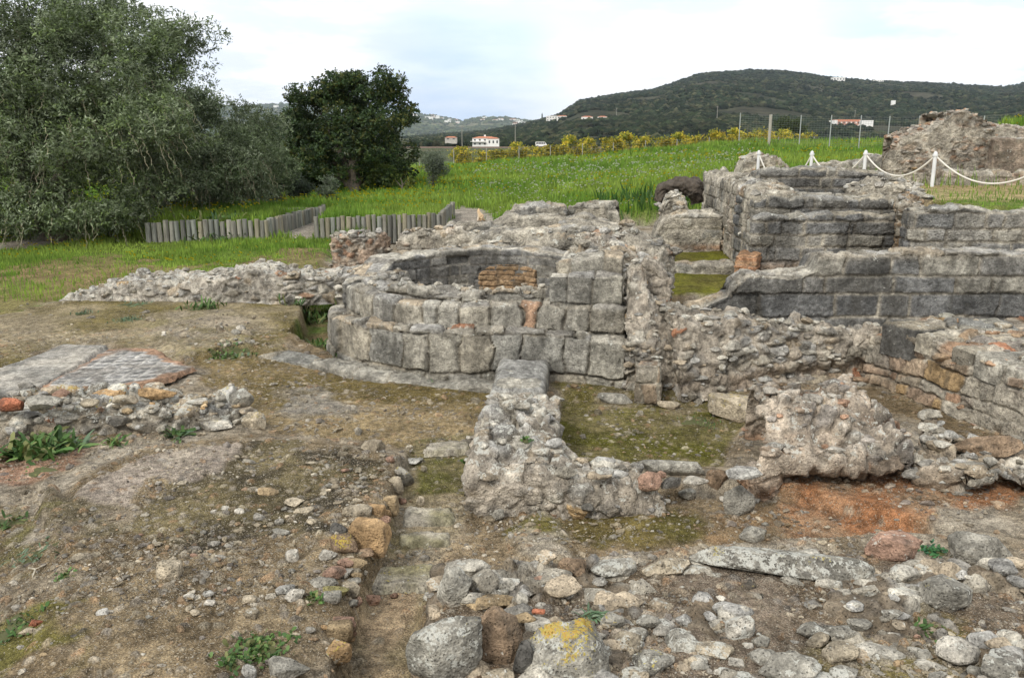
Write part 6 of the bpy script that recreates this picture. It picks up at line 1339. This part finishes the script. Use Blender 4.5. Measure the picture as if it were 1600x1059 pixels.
# ---------------------------------------------------------------- sitting cat
def cat_():
    g = G(751, 346); s_ = .40 / .33
    J = {'pelvis': (.05, 0, .075, .070), 'belly': (.015, 0, .12, .068), 'chest': (-.035, 0, .175, .056), 'neck': (-.050, 0, .225, .040), 'head': (-.060, 0, .265, .044), 'snout': (-.098, 0, .257, .020),
         'earL': (-.050, .028, .305, .010), 'earR': (-.050, -.028, .305, .010), 'earLt': (-.048, .034, .328, .003), 'earRt': (-.048, -.034, .328, .003),
         'shL': (-.055, .030, .14, .026), 'shR': (-.055, -.030, .14, .026), 'fL': (-.075, .028, .045, .014), 'fR': (-.075, -.028, .045, .014), 'pL': (-.092, .028, .012, .013), 'pR': (-.092, -.028, .012, .013),
         'kL': (-.005, .060, .070, .030), 'kR': (-.005, -.060, .070, .030), 'hL': (-.045, .060, .016, .014), 'hR': (-.045, -.060, .016, .014), 't1': (.10, 0, .03, .020), 't2': (.15, .05, .018, .014), 't3': (.12, .12, .016, .011)}
    E = [('pelvis', 'belly'), ('belly', 'chest'), ('chest', 'neck'), ('neck', 'head'), ('head', 'snout'), ('head', 'earL'), ('head', 'earR'), ('earL', 'earLt'), ('earR', 'earRt'), ('chest', 'shL'), ('chest', 'shR'), ('shL', 'fL'), ('shR', 'fR'), ('fL', 'pL'), ('fR', 'pR'), ('pelvis', 'kL'), ('pelvis', 'kR'), ('kL', 'hL'), ('kR', 'hR'), ('pelvis', 't1'), ('t1', 't2'), ('t2', 't3')]
    names = list(J); me = bpy.data.meshes.new('cat'); me.from_pydata([J[n][:3] for n in names], [(names.index(a), names.index(b)) for a, b in E], [])
    o = bpy.data.objects.new('cat', me); COL.objects.link(o); sk = o.modifiers.new('skin', 'SKIN')
    for i, n in enumerate(names): me.skin_vertices[0].data[i].radius = (J[n][3],) * 2
    me.skin_vertices[0].data[0].use_root = True
    ss = o.modifiers.new('sub', 'SUBSURF'); ss.levels = ss.render_levels = 2
    dg = bpy.context.evaluated_depsgraph_get(); m2 = bpy.data.meshes.new_from_object(o.evaluated_get(dg)); bpy.data.objects.remove(o)
    V = np.array([v.co[:] for v in m2.vertices]); Fc = np.array([list(f.vertices) for f in m2.polygons if len(f.vertices) == 4])
    rz = .35; R = np.array([[cos(rz), -sin(rz), 0], [sin(rz), cos(rz), 0], [0, 0, 1]])
    st_ = sst(.1, .5, np.sin(V[:, 0] * 160 + V[:, 2] * 60)); wh = sst(.0, .03, -V[:, 0] - .06 + .02 * fbm(V * 20, 2, 3)) * sst(.24, .1, V[:, 2])
    c = mix(np.tile((.62, .47, .30), (len(V), 1)), np.tile((.50, .34, .19), (len(V), 1)), st_ * .5); c = mix(c, np.tile((.68, .60, .48), (len(V), 1)), wh)
    t = mesh('cat', (V @ R.T) * s_ * np.array([1, 1, 1.12]) + g, Fc, M_LEAF, col=c, org=[*g]); tag(t, 'pale ginger cat sitting upright on the gravel behind the ruins', 'cat')
    mb = MB(); 
    for sy in (-.018, .018): p = (np.array([-.098, sy, .275]) @ R.T) * np.array([1, 1, 1.12]) * s_ + g; mb.box(p, (.010, .010, .010), col=(.05, .07, .02))
    mb.build('eyes', M_PAINT, t)
cat_()

# ---------------------------------------------------------------- the air
mb = MB(); mb.box((0, 4200, 160), (14000, 8700, 420)); hz = mb.build('haze', M_PAINT, org=[0, 4200, 0]); hz.data.materials.clear()
hm = bpy.data.materials.new('haze'); hm.use_nodes = True; hn = hm.node_tree; hn.nodes.remove(hn.nodes['Principled BSDF'])
pv = hn.nodes.new('ShaderNodeVolumePrincipled'); pv.inputs['Color'].default_value = (.72, .85, 1.0, 1); pv.inputs['Density'].default_value = .00006; pv.inputs['Anisotropy'].default_value = .2
hn.links.new(pv.outputs[0], hn.nodes['Material Output'].inputs['Volume']); hz.data.materials.append(hm); tag(hz, kind='stuff')
# ---------------------------------------------------------------- camera, sky, sun
cam = bpy.data.cameras.new('camera'); co = bpy.data.objects.new('camera', cam); COL.objects.link(co)
co.location = (0, 0, CZ); co.rotation_euler = (radians(90) - TH, 0, 0)
cam.sensor_width = 36; cam.lens = 36 * F / 1600; cam.clip_end = 30000; cam.clip_start = .1
scene.camera = co
w = bpy.data.worlds.new('World'); scene.world = w; w.use_nodes = True
nt = w.node_tree; N = NT(nt); bg = nt.nodes['Background']
sky = N.n('ShaderNodeTexSky', sky_type='NISHITA', sun_disc=False, sun_elevation=radians(42), sun_rotation=radians(150))
skyc = scalecol(N, sky.outputs[0], .10)
tc = N.n('ShaderNodeTexCoord').outputs['Generated']
sep = N.n('ShaderNodeSeparateXYZ', i_0=tc); zz = N.math('MAXIMUM', sep.outputs[2], 0.0)
zk = N.math('ADD', zz, .14)
cv = N.n('ShaderNodeCombineXYZ', i_0=N.math('DIVIDE', sep.outputs[0], zk), i_1=N.math('DIVIDE', sep.outputs[1], zk), i_2=.4).outputs[0]
n1 = N.noise(cv, .55, 7, .55, (3.1, 1.7, 0)); n2_ = N.noise(cv, 1.6, 7, .6, (7.3, 2.2, 0)); n3 = N.noise(cv, 1.1, 6, .55, (1.3, 9.2, 0))
def dirmask(px, py, rad):   # a soft spot of the sky
    a, b, c = ray(px, py); l = math.sqrt(a * a + b * b + c * c)
    dp = N.n('ShaderNodeVectorMath', operation='DOT_PRODUCT', i_0=N.n('ShaderNodeVectorMath', operation='NORMALIZE', i_0=tc).outputs[0], i_1=(a / l, b / l, c / l)).outputs['Value']
    return N.ramp(dp, cos(rad), cos(rad * .35))
cloud = N.mix(N.ramp(n1, .30, .52), (.50, .54, .61), (.70, .70, .70))       # grey blue undersides to white
cloud = N.mix(N.math('MULTIPLY', N.ramp(n2_, .42, .62), .5), cloud, (.75, .75, .745))
low = N.math('MULTIPLY', dirmask(720, 165, .15), N.ramp(n3, .35, .6, .5, 1)); cloud = N.mix(N.math('MULTIPLY', low, .85), cloud, (.30, .41, .58))
lft = N.math('MULTIPLY', dirmask(480, 110, .22), N.ramp(n2_, .40, .62, 1, .2)); cloud = N.mix(N.math('MULTIPLY', lft, .7), cloud, (.44, .50, .60))
hole = N.math('MULTIPLY', dirmask(1520, 10, .20), N.ramp(n3, .44, .56))
hole2 = N.math('MULTIPLY', dirmask(1080, -500, .5), N.ramp(n1, .5, .6))
c = N.mix(N.math('MULTIPLY', hole, .65), cloud, (.42, .66, .84)); c = N.mix(N.math('MULTIPLY', hole2, .6), c, skyc)
below = N.ramp(sep.outputs[2], -.02, -.2); c = N.mix(below, c, (.16, .15, .11))
N.L(c, bg.inputs['Color']); bg.inputs['Strength'].default_value = 1.0
s = bpy.data.lights.new('sun', 'SUN'); so = bpy.data.objects.new('sun', s); COL.objects.link(so)
s.energy = 1.5; s.angle = radians(14); s.color = (1, .95, .87)
so.rotation_euler = (radians(48), 0, radians(-35))
vs = scene.view_settings; vs.view_transform = 'Standard'; vs.look = 'None'; vs.exposure = .92; vs.gamma = 1
scene.cycles.max_bounces = 6; scene.cycles.diffuse_bounces = 3; scene.cycles.transparent_max_bounces = 4
scene.cycles.use_adaptive_sampling = True; scene.cycles.adaptive_threshold = .02
scene.cycles.use_denoising = True
